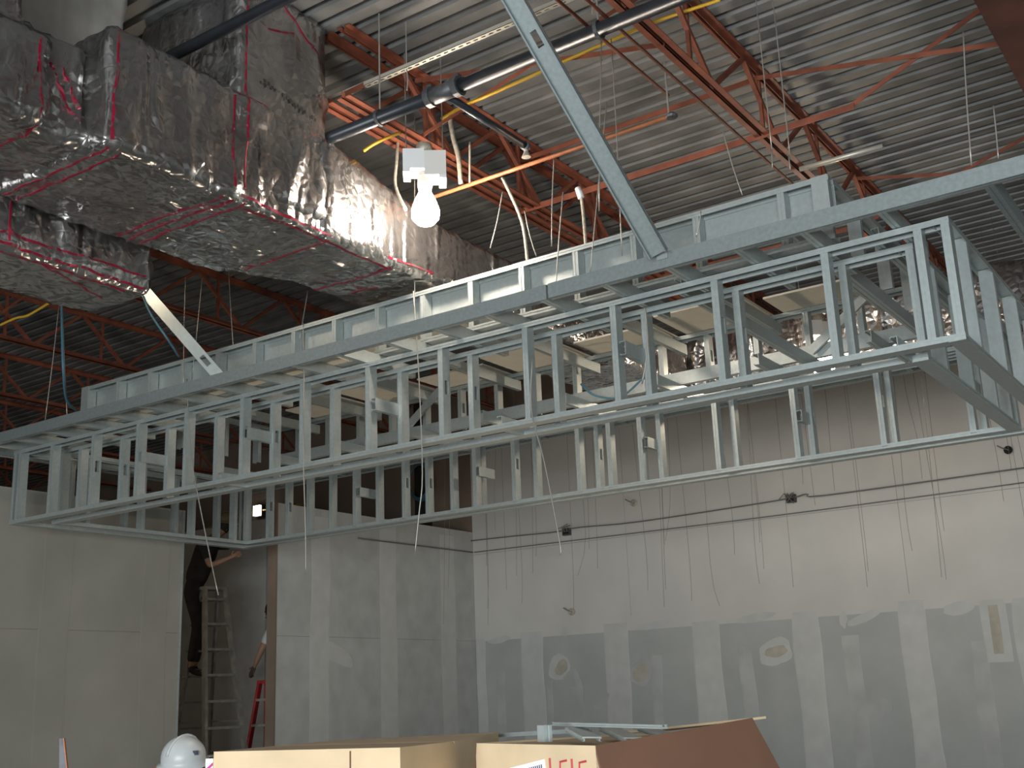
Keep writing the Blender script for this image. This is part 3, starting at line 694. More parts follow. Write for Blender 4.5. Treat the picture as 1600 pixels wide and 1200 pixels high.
for (a, b), lb in zip(hw, labs):
    a = Vector(a); b = Vector(b); mid = (a+b)/2+Vector((random.uniform(-0.01, 0.01), 0, 0))
    cable('hanger_wire', lb, 'wire', [(a.x, a.y, 4.565), a, mid, b] if lb.startswith('short hanger wire at the upper') else [a, mid, b], 0.0042, 'wire', 'wires hanging the frame', 5, 3)
# loose wire ends dangling below the frame
dang = [([(-7.161, 5.900, 2.569), (-7.105, 5.900, 2.095), (-7.036, 5.900, 1.776), (-6.888, 5.900, 1.309), (-6.717, 5.900, 0.812)], 'kinked bright wire dangling at the left in front of the ladder worker'),
  ([(-5.851, 5.900, 2.678), (-5.853, 5.900, 1.800), (-5.826, 5.900, 1.237), (-5.816, 5.900, 0.887)], 'straight bright wire dangling below the frame left of the wall corner'),
  ([(-4.882, 6.000, 2.805), (-4.844, 6.000, 2.114), (-4.831, 6.000, 1.481), (-4.864, 6.000, 1.223), (-4.909, 6.000, 0.935)], 'bright wire dangling beside the cable coil'),
  ([(-3.899, 6.000, 2.110), (-3.927, 6.000, 1.772), (-3.847, 6.000, 1.426), (-3.759, 6.000, 0.892), (-3.767, 6.000, 0.830)], 'thin wire hanging through the middle of the frame'),
  ([(-3.162, 6.200, 2.345), (-3.164, 6.200, 2.091), (-3.223, 6.200, 1.852)], 'dark wire curling beside a middle spacer')]
for pts, lb in dang: cable('loose_wire', lb, 'wire', pts, 0.005, 'wire', 'wires dangling below the frame', 5, 4)
random.seed(11)
for k in range(46):                                         # ceiling wires waiting in front of the back wall
    x = -9.7+8.6*(k+random.uniform(0.1, 0.9))/46; y = random.uniform(11.4, 13.5); zb_ = random.choice((random.uniform(0.9, 1.5), random.uniform(1.4, 2.2)))
    dx = random.uniform(-0.10, 0.10); c = random.uniform(-0.12, 0.12) if k % 4 == 0 else 0.01
    cable('ceiling_wire', 'thin dark ceiling wire hanging in front of the back wall', 'wire', [(x, y, 4.5), (x+dx*0.3, y, 3.2), (x+dx, y, zb_+0.5), (x+dx+c, y-0.05, zb_)], 0.0022, 'dark_wire', 'ceiling wires in front of the back wall', 4, 3)

# conduits and boxes on the back wall
def wall_conduit(lab, pts, r):
    return cable('wall_conduit', lab, 'conduit', pts, r, 'dark_wire', None, 6, 4)
yw = 13.79
wall_conduit('thin lower conduit along the back wall', [(-10.153, 13.800, 2.086), (-5.784, 13.800, 2.072), (-2.468, 13.800, 2.097)], 0.007)
wall_conduit('thin conduit along the middle wall meeting the corner', [(-10.170, 11.275, 2.077), (-10.170, 13.776, 2.086)], 0.010)
wall_conduit('upper armoured cable with boxes along the back wall', [(-10.210, 13.790, 2.262), (-9.456, 13.790, 2.248), (-8.683, 13.790, 2.228), (-8.297, 13.770, 2.246), (-7.345, 13.790, 2.219), (-5.371, 13.790, 2.259), (-4.982, 13.770, 2.287), (-4.747, 13.790, 2.244), (-2.442, 13.790, 2.260)], 0.009)
for q, lb in (((-8.523, 13.790, 2.210), 'junction box with loose wire ends on the back wall, left one'), ((-5.193, 13.790, 2.260), 'junction box with loose wire ends on the back wall, right one')):
    j = thing('junction_box', lb, 'electrical box'); q = Vector(q)
    MB().box(q.x-0.06, q.x+0.06, 13.77, 13.828, q.z-0.05, q.z+0.05).build('box', 'coupling', j)
    MB().box(q.x-0.045, q.x+0.045, 13.766, 13.772, q.z-0.035, q.z+0.035).build('opening', 'dark_gap', j)
    for k in range(5):
        a = q+Vector((-0.04+0.02*k, -0.03, 0)); MB().tube([a, a+Vector((random.uniform(-.05, .05), -0.05, 0.06)), a+Vector((random.uniform(-.1, .1), -0.06, random.uniform(-0.09, 0.1)))], 0.006, 5).build('wire_end', 'dark_wire', j)
for q, lb in (((-7.424, 13.790, 2.482), 'broken hole with stub in the back wall above the cable'), ((-8.506, 13.790, 1.099), 'small dark hole low on the back wall'), ((-2.581, 13.790, 2.486), 'cluster of wire ends on the wall at far right')):
    j = thing('wall_stub', lb, 'stub'); q = Vector(q)
    MB().lathe([(0.0, -0.03), (0.035, -0.03), (0.05, 0.0), (0.03, 0.02), (0.0, 0.0)], q, 10, (0, -1, 0)).build('plug', 'mud_tan' if q.x < -4 else 'dark_gap', j)
    MB().tube([q, q+Vector((-0.06, -0.04, 0.03)), q+Vector((-0.10, -0.05, 0.06))], 0.008, 5).build('wire_end', 'dark_wire', j)
coil = thing('cable_coil', 'coil of dark cable hanging before the slot in the back wall', 'cable')
c = Vector((-11.015, 13.600, 3.247))
for k in range(4):
    m = MB(); pts = [c+Vector(((0.19+0.012*k)*math.cos(a*math.pi/12), 0.015*k, (0.26+0.014*k)*math.sin(a*math.pi/12))) for a in range(25)]
    m.tube(pts, 0.013, 6).build('loop', 'blue_cable', coil, True)
MB().tube([c+Vector((0, 0, 0.26)), c+Vector((0.02, 0.1, 0.6)), c+Vector((0, 0.21, 0.9))], 0.01, 6).build('tail', 'blue_cable', coil)

# ------------------------------------------------------------------ work lamps
def lamp(x, y, zb_, label, mat, ztop=4.565):
    t = thing('work_lamp', label, 'lamp', 'bare bulb work lamps')
    R2 = Matrix.Rotation(math.radians(38), 3, 'Z'); c = Vector((x, y, zb_))
    def rb(x0, x1, y0, y1, z0, z1):
        m = MB(); m.box(x0, x1, y0, y1, z0, z1); m.v = [tuple(c+R2@Vector(q)) for q in m.v]; return m
    rb(-0.15, 0.0, -0.085, 0.085, 0.25, 0.40).build('ballast_box', 'white_enamel', t)
    rb(0.0, 0.15, -0.085, 0.085, 0.20, 0.385).build('ballast_housing', 'porcelain', t)
    rb(-0.15, -0.10, -0.085, 0.085, 0.225, 0.25).build('mounting_lip', 'white_enamel', t)
    rb(0.10, 0.15, -0.085, 0.085, 0.175, 0.20).build('mounting_lip', 'white_enamel', t)
    MB().lathe([(0.0, 0.22), (0.05, 0.22), (0.055, 0.16), (0.045, 0.12), (0.0, 0.12)], c, 16).build('socket', 'porcelain', t, True)
    b = MB().lathe([(0.0, 0.15), (0.035, 0.14), (0.045, 0.10), (0.075, 0.04), (0.098, -0.03), (0.095, -0.09), (0.06, -0.13), (0.0, -0.145)], c, 20).build('bulb', mat, t, True)
    MB().lathe([(0.0, 0.475), (0.055, 0.47), (0.06, 0.40), (0.0, 0.40)], c, 14).build('conduit_hub', 'whip', t, True)
    for s in (-0.13, 0.13):
        p_ = c+R2@Vector((s, 0.09 if s < 0 else 0, 0.40)); MB().tube([p_-Vector((0, 0, 0.17)), (p_.x, p_.y, ztop)], 0.004, 5).build('hanger_wire', 'wire', t)
    return t
lamp(-4.60, 5.80, 3.31, 'glaring bare bulb lamp hung from a white box in the centre', 'bulb')
lamp(-3.45, 10.38, 2.95, 'work lamp hidden behind the frame, glaring on the back duct', 'bulb_side')
lamp(-7.0, 5.02, 3.42, 'work lamp behind the end of the lower duct', 'bulb_dim')
fl = thing('added_flood_light', 'halogen flood light added out of view on the floor to light the undersides', 'lamp')
fx, fy, fz = -5.4, 7.9, -1.32  # unseen lamp, added to brighten the undersides of boards and ducts
MB().box(fx-0.16, fx+0.16, fy-0.13, fy+0.13, fz-0.10, fz-0.09).box(fx-0.16, fx-0.15, fy-0.13, fy+0.13, fz-0.09, fz+0.03).box(fx+0.15, fx+0.16, fy-0.13, fy+0.13, fz-0.09, fz+0.03).box(fx-0.15, fx+0.15, fy-0.13, fy-0.12, fz-0.09, fz+0.03).box(fx-0.15, fx+0.15, fy+0.12, fy+0.13, fz-0.09, fz+0.03).build('housing', 'window_frame', fl)
MB().tube([(fx-0.11, fy, fz-0.01), (fx+0.11, fy, fz-0.01)], 0.03, 12).build('tube_bulb', 'halogen', fl, True)
for a in (0.5, 2.6, 4.7): MB().tube([(fx, fy, fz-0.10), (fx+0.3*math.cos(a), fy+0.3*math.sin(a), ZF+0.01)], 0.012, 8).build('leg', 'yellow', fl)
lamp(-12.6, 7.2, 1.45, 'work lamp in the room behind the left wall', 'bulb_room')
ex = thing('wall_light', 'small glowing square light far behind the frame corner', 'light')
q = Vector((-14.657, 13.700, 3.242)); 
MB().box(q.x-0.075, q.x+0.075, 13.66, 13.70, q.z-0.085, q.z+0.085).build('lens', 'lit_sign', ex)
MB().box(q.x-0.09, q.x+0.09, 13.70, 13.80, q.z-0.10, q.z+0.10).build('housing', 'coupling', ex)
MB().tube([(q.x-2.2, 13.7, q.z-0.28), (q.x-1, 13.7, q.z-0.12), (q.x-0.1, 13.72, q.z)], 0.012, 5).build('feed_wire', 'yellow', ex)
MB().tube([(q.x+0.1, 13.72, q.z), (q.x+1.2, 13.7, q.z-0.02)], 0.012, 5).build('feed_wire', 'yellow', ex)

# ------------------------------------------------------------------ ladders
Fh = Vector((0.8218, 0.5698, 0)); Ch = Vector((0.56, -0.828, 0))      # to the viewer's right / towards the viewer
def ladder(c, fdir, ztop, label, rail, step, wt, wb_, spread):
    t = thing('step_ladder', label, 'ladder'); f = Vector(fdir).normalized(); s = Vector((f.y, -f.x, 0)); c = Vector((c[0], c[1], 0))
    h = ztop-ZF
    for sg in (-1, 1):
        a = c+s*sg*wt/2+f*0.06+Vector((0, 0, ztop)); b = c+s*sg*wb_/2+f*spread+Vector((0, 0, ZF))
        bar('front_rail', rail, t, b, a, 0.035, 0.075, f)
        a2 = c+s*sg*wt/2*0.9-f*0.06+Vector((0, 0, ztop)); b2_ = c+s*sg*wb_/2*0.9-f*spread*0.9+Vector((0, 0, ZF))
        bar('rear_rail', rail, t, b2_, a2, 0.03, 0.05, f)
        m1 = a+(b-a)*0.5; m2 = a2+(b2_-a2)*0.5
        bar('spreader', step, t, m1, m2, 0.012, 0.02)
        bar('foot', 'dark_gap', t, b, b+(a-b).normalized()*0.06, 0.05, 0.09, f)
    n = int(h/0.305)
    for k in range(1, n+1):
        u = k*0.305/h
        if u > 0.97: break
        q = [c+s*sg*((wb_+(wt-wb_)*u)/2-0.01)+f*(spread+(0.06-spread)*u)+Vector((0, 0, ZF+u*h)) for sg in (-1, 1)]
        bar('step', step, t, q[0], q[1], 0.085, 0.03)
        if True:
            q = [c+s*sg*((wb_+(wt-wb_)*u)/2*0.9+0.06)-f*(spread*0.9+(0.06-spread*0.9)*u)+Vector((0, 0, ZF+u*h)) for sg in (-1, 1)]
            bar('rear_brace', step, t, q[0], q[1], 0.02, 0.025)
    m = MB().bar(c-s*(wt/2+0.02)+Vector((0, 0, ztop)), c+s*(wt/2+0.02)+Vector((0, 0, ztop)), 0.20, 0.04); m.build('top_cap', rail, t)
    return t
ladder((-11.30, 9.82), (Fh*0.72+Ch*0.7), 1.44, 'tall grey aluminium stepladder in the wall opening', 'aluminium', 'aluminium', 0.27, 0.72, 0.62)
ladder((-11.05, 10.62), (Fh*-0.35+Ch*0.94), 0.30, 'red fibreglass stepladder at the right of the wall opening', 'ladder_red', 'aluminium', 0.27, 0.60, 0.40)

# ------------------------------------------------------------------ people
def skin(name, mat, parent, pts, edges, sub=2, root=0):
    me = bpy.data.meshes.new(name); me.from_pydata([tuple(p_[0]) for p_ in pts], edges, [])
    o = bpy.data.objects.new(name, me); COL.objects.link(o)
    md = o.modifiers.new('skin', 'SKIN'); md.use_smooth_shade = True
    o.modifiers.new('sub', 'SUBSURF').levels = sub
    sv = me.skin_vertices[0].data
    for i, p_ in enumerate(pts):
        r = p_[1]; sv[i].radius = r if isinstance(r, tuple) else (r, r); sv[i].use_root = (i == root)
    dg = bpy.context.evaluated_depsgraph_get(); dg.update()
    me2 = bpy.data.meshes.new_from_object(o.evaluated_get(dg)); me2.name = name
    bpy.data.objects.remove(o)
    for q in me2.polygons: q.use_smooth = True
    me2.materials.clear()
    return link(name, me2, mat, parent)
def hand_pts(pts, edges, iw, wrist, d, side, curl=0.5):
    """palm, four fingers and a thumb grown from wrist index iw; d = forearm direction, side = thumb side"""
    d = Vector(d).normalized(); side = Vector(side); side = (side-d*side.dot(d)).normalized(); nn = d.cross(side).normalized()
    pts.append((wrist+d*0.055, (0.030, 0.018))); ip = len(pts)-1; edges.append((iw, ip))
    for k, (off, ln) in enumerate(((0.030, 0.075), (0.010, 0.085), (-0.010, 0.08), (-0.029, 0.062))):
        b = wrist+d*0.095+side*off; pts.append((b, 0.0095)); edges.append((ip, len(pts)-1))
        pts.append((b+d*ln*0.5*math.cos(curl*0.6)+nn*ln*0.5*math.sin(curl*0.6), 0.0088)); edges.append((len(pts)-2, len(pts)-1))
        q = pts[-1][0]; pts.append((q+d*ln*0.5*math.cos(curl*1.6)+nn*ln*0.5*math.sin(curl*1.6), 0.0075)); edges.append((len(pts)-2, len(pts)-1))
    b = wrist+d*0.04+side*0.038; pts.append((b, 0.011)); edges.append((ip, len(pts)-1))
    pts.append((b+d*0.035+side*0.022+nn*0.01, 0.0095)); edges.append((len(pts)-2, len(pts)-1))
def person(label, J, cloth, legs, hatmat=None, hat_tilt=(0, 0, 1), glove=False, look=None, sleeve=0.8):
    """J: joint dictionary in scene coordinates"""
    t = thing('person', label, 'person'); J = {k: Vector(v) for k, v in J.items()}
    fw = Vector(look).normalized(); lf = Vector((0, 0, 1)).cross(fw).normalized()
    up = (J['head']-J['neck']).normalized()
    pts, ed = [], []
    def add(p_, r, par=None):
        pts.append((Vector(p_), r)); i = len(pts)-1
        if par is not None: ed.append((par, i))
        return i
    pel = add(J['pelvis'], 0.10); sp_ = add((J['pelvis']+J['chest'])/2, 0.10, pel); ch = add(J['chest'], 0.11, sp_)
    nb = add(J['neck'], 0.058, ch); hc = add(J['head']-up*0.03, (0.072, 0.085), nb); ht = add(J['head']+up*0.07, (0.068, 0.08), hc)
    no = add(J['head']+fw*0.095-up*0.01, 0.014, hc)
    wr_ = {}
    for s_ in ('L', 'R'):
        sh = add(J['sh'+s_], 0.062, ch); el = add(J['el'+s_], 0.045, sh); mi = add((J['el'+s_]+J['wr'+s_])/2, 0.038, el); w_ = add(J['wr'+s_], 0.027, mi)
        wr_[s_] = w_
        hand_pts(pts, ed, w_, J['wr'+s_], J['wr'+s_]-J['el'+s_], up, 0.7)
        hip = add(J['pelvis']+lf*(0.09 if s_ == 'L' else -0.09)-Vector((0, 0, 0.07)), 0.085, pel)
        kn = add(J['kn'+s_], 0.06, hip); an = add(J['an'+s_], 0.042, kn)
        hl = add(J['an'+s_]+Vector((0, 0, -0.06)), 0.04, an); add(J['an'+s_]+fw*0.17+Vector((0, 0, -0.07)), 0.035, hl)
    body = skin('body', 'skin', t, pts, ed)
    # clothes: slightly larger sleeves over the same joints
    pts, ed = [], []
    pel = add(J['pelvis']+Vector((0, 0, -0.05)), 0.155); sp_ = add((J['pelvis']+J['chest'])/2, 0.148, pel); ch = add(J['chest'], 0.162, sp_)
    add(J['chest']+(J['neck']-J['chest'])*0.75, 0.085, ch)
    for s_ in ('L', 'R'):
        sh = add(J['sh'+s_], 0.078, ch); add(J['sh'+s_]+(J['el'+s_]-J['sh'+s_])*sleeve, 0.064, sh)
    skin('shirt', cloth, t, pts, ed)
    pts, ed = [], []
    wst = add(J['pelvis']+(J['chest']-J['pelvis'])*0.28, 0.128); pel = add(J['pelvis'], 0.145, wst)
    for s_ in ('L', 'R'):
        hip = add(J['pelvis']+lf*(0.09 if s_ == 'L' else -0.09)-Vector((0, 0, 0.08)), 0.102, pel)
        kn = add(J['kn'+s_], 0.076, hip); add(J['an'+s_]+Vector((0, 0, 0.02)), 0.06, kn)
    skin('trousers', legs, t, pts, ed)
    for s_ in ('L', 'R'):
        pts, ed = [], []
        a = add(J['an'+s_]+Vector((0, 0, 0.02)), 0.05); b = add(J['an'+s_]+Vector((0, 0, -0.065)), 0.048, a); add(J['an'+s_]+fw*0.17+Vector((0, 0, -0.075)), 0.042, b)
        skin('shoe', 'dark_cloth', t, pts, ed, 1)
    hd_ = J['head']
    for s_ in (-1, 1):
        MB().lathe([(0.0, -0.01), (0.010, -0.006), (0.012, 0), (0.0, 0.008)], hd_+fw*0.082+lf*0.03*s_+up*0.015, 8, tuple(fw)).build('eye', 'eye', t, True)
        MB().lathe([(0.0, -0.01), (0.022, -0.006), (0.026, 0.004), (0.012, 0.008)], hd_+lf*0.078*s_-up*0.005, 10, tuple(lf*s_)).build('ear', 'skin', t, True)
    MB().tube([hd_+fw*0.085+lf*0.022-up*0.055, hd_+fw*0.09-up*0.053, hd_+fw*0.085-lf*0.022-up*0.055], 0.006, 6).build('mouth', 'hair', t, True)
    prof = [(0.088*math.cos(a*math.pi/16), 0.10*math.sin(a*math.pi/16)) for a in range(9)]
    MB().lathe([(0.094, -0.06)]+[(r+0.006, z) for r, z in prof], hd_-fw*0.012+up*0.022, 18, tuple(up)).build('hair', 'hair', t, True)
    if hatmat:
        hu = Vector(hat_tilt).normalized(); c = hd_+up*0.045
        pr = [(0.150, -0.012), (0.152, -0.004), (0.128, 0.004), (0.128, 0.03)]+[(0.128*math.cos(a*math.pi/20), 0.03+0.120*math.sin(a*math.pi/20)) for a in range(1, 11)]
        hat = MB().lathe(pr, c, 26, tuple(hu)).build('hard_hat', hatmat, t, True)
        f2 = (fw-hu*fw.dot(hu)).normalized()
        MB().poly([c+f2*0.13-lf*0.08, c+f2*0.13+lf*0.08, c+f2*0.19+lf*0.05-hu*0.015, c+f2*0.19-lf*0.05-hu*0.015], 0.006).build('brim', hatmat, hat)
        MB().tube([c+f2*0.129*math.cos(a*math.pi/12)+hu*(0.035+0.118*math.sin(a*math.pi/12)) for a in range(1, 12)], 0.010, 6).build('ridge', hatmat, hat, True)
        if hatmat == 'hat_white':
            sd_ = (Fh-hu*Fh.dot(hu)).normalized()
            e = c+(sd_*0.75+Ch*0.66).normalized()*0.124+hu*0.055
            MB().bar(e-hu*0.012, e+hu*0.012, 0.008, 0.03, sd_).bar(e-lf*0.012, e+lf*0.012, 0.008, 0.010).build('emblem', 'print_dark', hat)
    if glove:
        for s_ in ('L', 'R'):
            pts, ed = [], []; a = add(J['wr'+s_], 0.034); d_ = (J['wr'+s_]-J['el'+s_]).normalized(); b = add(J['wr'+s_]+d_*0.06, (0.044, 0.028), a); add(J['wr'+s_]+d_*0.14+Vector((0, 0, -0.03)), (0.036, 0.024), b)
            skin('glove', 'glove', t, pts, ed, 1)
    return t
F, L_ = Fh, Vector((-0.5698, 0.8218, 0)); Z = Vector((0, 0, 1))
P0 = Vector((-11.52, 9.70, 1.50))
person('worker in dark clothes on the tall ladder reaching to the right', dict(
    pelvis=P0, chest=P0+F*0.18+Z*0.45, neck=P0+F*0.27+Z*0.60, head=P0+F*0.37+Z*0.72,
    shL=P0+F*0.20+L_*0.19+Z*0.52, elL=P0+F*0.50+L_*0.20+Z*0.50, wrL=P0+F*0.74+L_*0.18+Z*0.52,
    shR=P0+F*0.18-L_*0.19+Z*0.50, elR=P0+F*0.26-L_*0.22+Z*0.20, wrR=P0+F*0.50-L_*0.18+Z*0.30,
    knL=P0+F*0.12+L_*0.10-Z*0.50, anL=P0+F*0.02+L_*0.12-Z*0.98, knR=P0+F*0.10-L_*0.06-Z*0.50, anR=P0+F*0.02-L_*0.02-Z*0.98),
    'dark_cloth', 'dark_cloth', 'hat_brown', F*0.15+Z, look=F-Z*0.2)
P1 = Vector((-11.25, 11.02, 0.42))
person('second worker half hidden by the wall edge, white sleeve and glove', dict(
    pelvis=P1, chest=P1-F*0.08+Z*0.46, neck=P1-F*0.14+Z*0.64, head=P1-F*0.17+Z*0.79,
    shL=P1-F*0.12-L_*0.19+Z*0.55, elL=P1-F*0.25-L_*0.22+Z*0.28, wrL=P1-F*0.34-L_*0.18+Z*0.09,
    shR=P1-F*0.04+L_*0.19+Z*0.55, elR=P1+F*0.02+L_*0.24+Z*0.27, wrR=P1-F*0.12+L_*0.2+Z*0.1,
    knL=P1-F*0.06-L_*0.10-Z*0.44, anL=P1-L_*0.10-Z*0.84, knR=P1-F*0.06+L_*0.10-Z*0.44, anR=P1+L_*0.10-Z*0.84),
    'white_cloth', 'denim', None, look=-F-Z*0.3, glove=True)
P2 = Vector((-5.60, 4.66, -1.075))
person('person in a white hard hat and blue clothes at the bottom left', dict(
    pelvis=P2-F*0.02, chest=P2+Z*0.42, neck=P2+Z*0.60, head=P2+F*0.02+Z*0.735,
    shL=P2+L_*0.05-F*0.19+Z*0.50, elL=P2-F*0.185+L_*0.20+Z*0.74, wrL=P2+F*0.02+L_*0.22+Z*0.66,
    shR=P2-L_*0.05+F*0.19+Z*0.50, elR=P2+F*0.26+Z*0.22, wrR=P2+F*0.22+L_*0.22+Z*0.14,
    knL=P2-F*0.10+L_*0.06-Z*0.36, anL=P2-F*0.10-Z*0.66, knR=P2+F*0.10+L_*0.06-Z*0.36, anR=P2+F*0.10-Z*0.66),
    'navy_cloth', 'denim', 'hat_white', -L_*0.25+Z, look=L_*0.9+F*0.5, sleeve=1.0)

# ------------------------------------------------------------------ cartons and offcuts in the foreground
def carton(label, A, B, depth, z1, z0, group=None):
    """carton whose near top edge runs from A to B; the body recedes from the viewer"""
    t = thing('carton', label, 'box', group); A = Vector((*A, 0)); B = Vector((*B, 0)); u = (B-A).normalized(); w = (B-A).length; n = Vector((-u.y, u.x, 0))
    def pt(a, b, z): q = A+u*a+n*b; return (q.x, q.y, z)
    m = MB()
    for a0, a1, b0, b1 in ((0, w, 0, 0.006), (0, w, depth-0.006, depth), (0, 0.006, 0.006, depth-0.006), (w-0.006, w, 0.006, depth-0.006)):
        m.quadbox([pt(a0, b0, z0), pt(a1, b0, z0), pt(a1, b1, z0), pt(a0, b1, z0), pt(a0, b0, z1), pt(a1, b0, z1), pt(a1, b1, z1), pt(a0, b1, z1)])
    m.quadbox([pt(0, 0, z0), pt(w, 0, z0), pt(w, depth, z0), pt(0, depth, z0), pt(0, 0, z0+0.006), pt(w, 0, z0+0.006), pt(w, depth, z0+0.006), pt(0, depth, z0+0.006)])
    m.build('body', 'cardboard', t)
    return t, pt, u, n, w
Z1 = -0.12
c1, pt1, u1, n1, w1 = carton('closed tan carton at the bottom, left of the open one', (-2.55, 2.24), (-1.985, 2.355), 0.62, Z1, -0.95)
for b0, b1 in ((0.0, 0.305), (0.315, 0.62)):
    MB().quadbox([pt1(0, b0, Z1), pt1(w1, b0, Z1), pt1(w1, b1, Z1), pt1(0, b1, Z1), pt1(0, b0, Z1+0.006), pt1(w1, b0, Z1+0.006), pt1(w1, b1, Z1+0.006+(0.012 if b0 else 0)), pt1(0, b1, Z1+0.006)]).build('flap', 'cardboard', c1)
MB().quadbox([pt1(w1*0.745, -0.003, Z1-0.6), pt1(w1*0.75, -0.003, Z1-0.6), pt1(w1*0.75, 0, Z1-0.6), pt1(w1*0.745, 0, Z1-0.6), pt1(w1*0.745, -0.003, Z1), pt1(w1*0.75, -0.003, Z1), pt1(w1*0.75, 0, Z1), pt1(w1*0.745, 0, Z1)]).build('seam', 'cardboard_shade_seam', c1)
lb1 = MB().quadbox([pt1(-0.025, -0.002, Z1-0.20), pt1(0.0, -0.003, Z1-0.20), pt1(0.0, 0.05, Z1-0.20), pt1(-0.025, 0.05, Z1-0.20), pt1(-0.025, -0.002, Z1-0.012), pt1(0, -0.003, Z1-0.012), pt1(0, 0.05, Z1-0.012), pt1(-0.025, 0.05, Z1-0.012)]).build('striped_tape', 'paper', c1)
for k in range(5):
    z = Z1-0.03-0.022*k
    MB().quadbox([pt1(-0.025, -0.004, z-0.018), pt1(0, -0.005, z), pt1(0, -0.003, z), pt1(-0.025, -0.002, z-0.018), pt1(-0.025, -0.004, z-0.010), pt1(0, -0.005, z+0.008), pt1(0, -0.003, z+0.008), pt1(-0.025, -0.002, z-0.010)]).build('stripe', 'magenta', lb1)
c2, pt2, u2, n2, w2 = carton('open tan carton marked 1515 in red, heaped with steel offcuts', (-1.975, 2.665), (-1.47, 2.46), 0.52, Z1, -0.95)
MB().quadbox([pt2(0.006, 0.006, Z1-0.03), pt2(w2-0.006, 0.006, Z1-0.03), pt2(w2-0.006, 0.514, Z1-0.03), pt2(0.006, 0.514, Z1-0.03), pt2(0.006, 0.006, Z1-0.006), pt2(w2-0.006, 0.006, Z1-0.006), pt2(w2-0.006, 0.514, Z1-0.004), pt2(0.006, 0.514, Z1-0.004)]).build('inner_flap', 'cardboard', c2)
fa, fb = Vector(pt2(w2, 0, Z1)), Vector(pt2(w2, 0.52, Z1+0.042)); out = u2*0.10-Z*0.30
MB().poly([fa, fb, fb+out*1.05+n2*0.1, fa+out*0.9], 0.006).build('side_flap', 'cardboard_shade_seam', c2)  # tan cardboard like the body, its shaded side painted brown
fa, fb = Vector(pt2(0, 0.52, Z1)), Vector(pt2(w2, 0.52, Z1+0.036))
MB().poly([fa, fb, fb+n2*0.05+Z*0.002, fa+n2*0.20+Z*0.0], 0.006).build('back_flap', 'cardboard', c2)
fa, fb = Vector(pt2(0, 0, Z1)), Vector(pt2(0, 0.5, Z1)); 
MB().poly([fb, fa, fa-u2*0.03-Z*0.20, fb-u2*0.04-Z*0.2], 0.005).build('side_flap', 'cardboard_shade_seam', c2)
def stroke(pts, par, mat='marker_red', r=0.0030):
    MB().tube([Vector(pt2(a, -0.001, Z1-z)) for a, z in pts], r, 6).build('marker_stroke', mat, par)
for k, x in enumerate((0.355, 0.395, 0.448, 0.475)):
    if k % 2 == 0: stroke([(x, 0.032), (x+0.003, 0.105)], c2)
    else: stroke([(x+0.032, 0.036), (x+0.004, 0.040), (x+0.002, 0.064), (x+0.024, 0.062), (x+0.030, 0.082), (x+0.020, 0.100), (x, 0.102)], c2)
sl = MB().quadbox([pt2(0.16, -0.003, Z1-0.13), pt2(0.34, -0.003, Z1-0.10), pt2(0.34, 0, Z1-0.10), pt2(0.16, 0, Z1-0.13), pt2(0.155, -0.003, Z1-0.063), pt2(0.33, -0.003, Z1-0.035), pt2(0.33, 0, Z1-0.035), pt2(0.155, 0, Z1-0.063)]).build('shipping_label', 'paper', c2)
for k in range(8):
    a = 0.255+0.009*k
    MB().quadbox([pt2(a, -0.004, Z1-0.075+0.0015*k), pt2(a+(0.003 if k % 3 else 0.005), -0.004, Z1-0.075+0.0015*k), pt2(a+0.004, -0.002, Z1-0.075), pt2(a, -0.002, Z1-0.075), pt2(a, -0.004, Z1-0.058+0.0015*k), pt2(a+0.004, -0.004, Z1-0.058+0.0015*k), pt2(a+0.004, -0.002, Z1-0.058), pt2(a, -0.002, Z1-0.058)]).build('print_mark', 'print_dark', sl)
c3, *_ = carton('tan carton under the closed one', (-2.57, 2.23), (-1.99, 2.34), 0.64, -0.956, ZF)
c4, *_ = carton('tan carton under the open one', (-1.975, 2.665), (-1.47, 2.46), 0.52, -0.956, ZF)
def scrap(lab, a, b, web, fl, w=0.06, f=0.03):
    t = thing('stud_offcut', lab, 'steel offcut', 'steel offcuts on the carton')
    web = Vector(web); a = Vector(a); b = Vector(b); d = (b-a).normalized(); web = (web-d*web.dot(d)).normalized(); fl_ = d.cross(web).normalized()
    if fl_.dot(Vector(fl)) < 0: fl_ = -fl_
    channel('channel', t, a, b, web, fl_, w, f, False)
zt_ = Z1+0.002
scrap('short steel offcut standing on end at the carton edge', pt2(0.215, 0.06, zt_), Vector(pt2(0.215, 0.06, zt_))+Z*0.042, u2, n2, 0.032, 0.025)
scrap('long bright steel offcut lying across the heap', (-1.799, 2.782, -0.082), (-1.340, 2.548, -0.088), n2, Z, 0.022, 0.008)
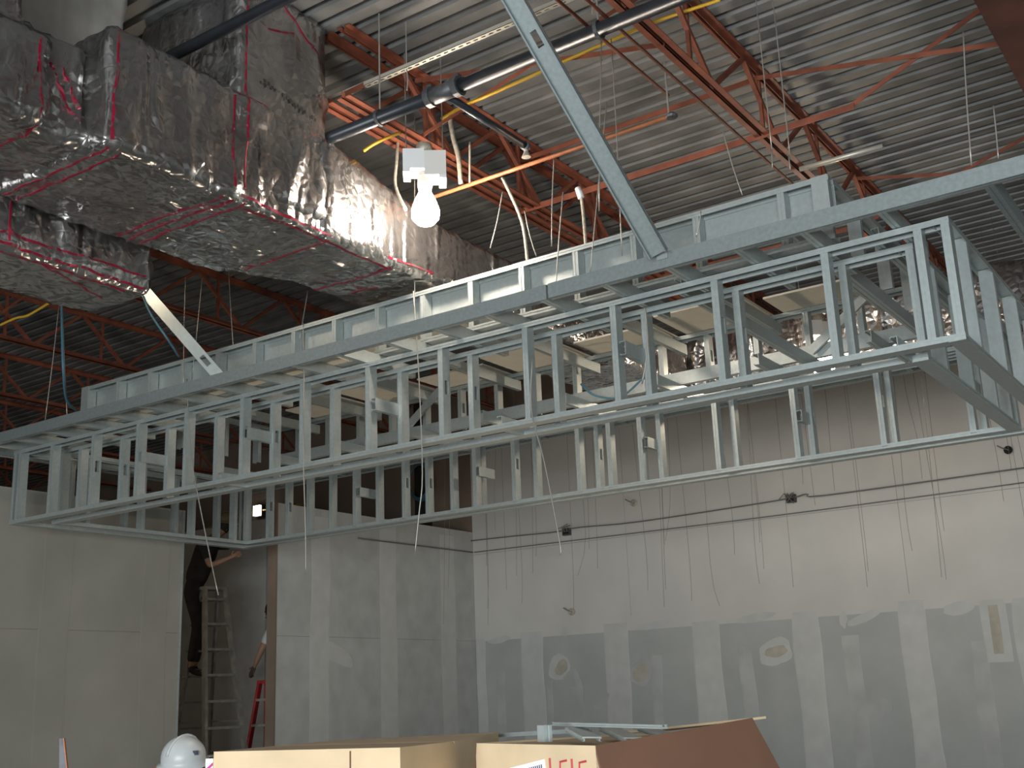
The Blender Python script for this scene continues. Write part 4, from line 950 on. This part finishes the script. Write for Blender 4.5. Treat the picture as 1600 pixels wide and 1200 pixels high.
scrap('grey steel offcut slanting under the bright one', pt2(0.23, 0.14, zt_+0.034), pt2(0.40, 0.07, zt_+0.014), n2, Z*-1, 0.05, 0.012)
scrap('grey steel offcut at the back of the heap', pt2(0.22, 0.26, zt_+0.030), pt2(0.44, 0.17, zt_+0.008), n2, Z*-1, 0.05, 0.012)
scrap('dark steel offcut poking out at the right of the heap', pt2(0.26, 0.36, zt_+0.026), pt2(0.46, 0.28, zt_+0.010), n2, Z*-1, 0.04, 0.012)
scrap('thin steel strip lying across the gap between the cartons', Vector((-2.28, 3.05, Z1-0.004)), Vector((-1.80, 2.96, Z1+0.012)), n2, Z, 0.03, 0.012)
# board leaning at the lower left
bo = thing('leaning_board', 'narrow pale board with a red edge at the lower left', 'board')
a, b = Vector((-5.52, 3.81, -0.12)), Vector((-5.36, 3.92, ZF))
MB().quadbox([b-F*0.10-Ch*0.02, b+F*0.10-Ch*0.02, b+F*0.10, b-F*0.10, a-F*0.004-Ch*0.02, a+F*0.016-Ch*0.02, a+F*0.016, a-F*0.004]).build('plank', 'coupling', bo)
MB().quadbox([b+F*0.10-Ch*0.02, b+F*0.112-Ch*0.02, b+F*0.112, b+F*0.10, a+F*0.016-Ch*0.02, a+F*0.020-Ch*0.02, a+F*0.020, a+F*0.016]).build('edge_strip', 'copper', bo)

# ------------------------------------------------------------------ place every thing at its base and lift the scene to floor level 0
bpy.context.view_layer.update()
for o in list(COL.objects):
    if o.parent or o.type in ('CAMERA', 'LIGHT'): continue
    pts = []
    for c in [o]+list(o.children_recursive):
        if c.type == 'MESH': pts += [c.matrix_world@Vector(q) for q in c.bound_box]
    if not pts: continue
    base = Vector(((min(q.x for q in pts)+max(q.x for q in pts))/2, (min(q.y for q in pts)+max(q.y for q in pts))/2, min(q.z for q in pts)))
    if o.type == 'EMPTY':
        for c in o.children: c.location = c.location-base
    elif o.type == 'MESH' and o.data.users == 1 and o.matrix_world == Matrix.Identity(4):
        o.data.transform(Matrix.Translation(-base))
    else: base = Vector(o.location)
    o.location = base+Vector((0, 0, H))
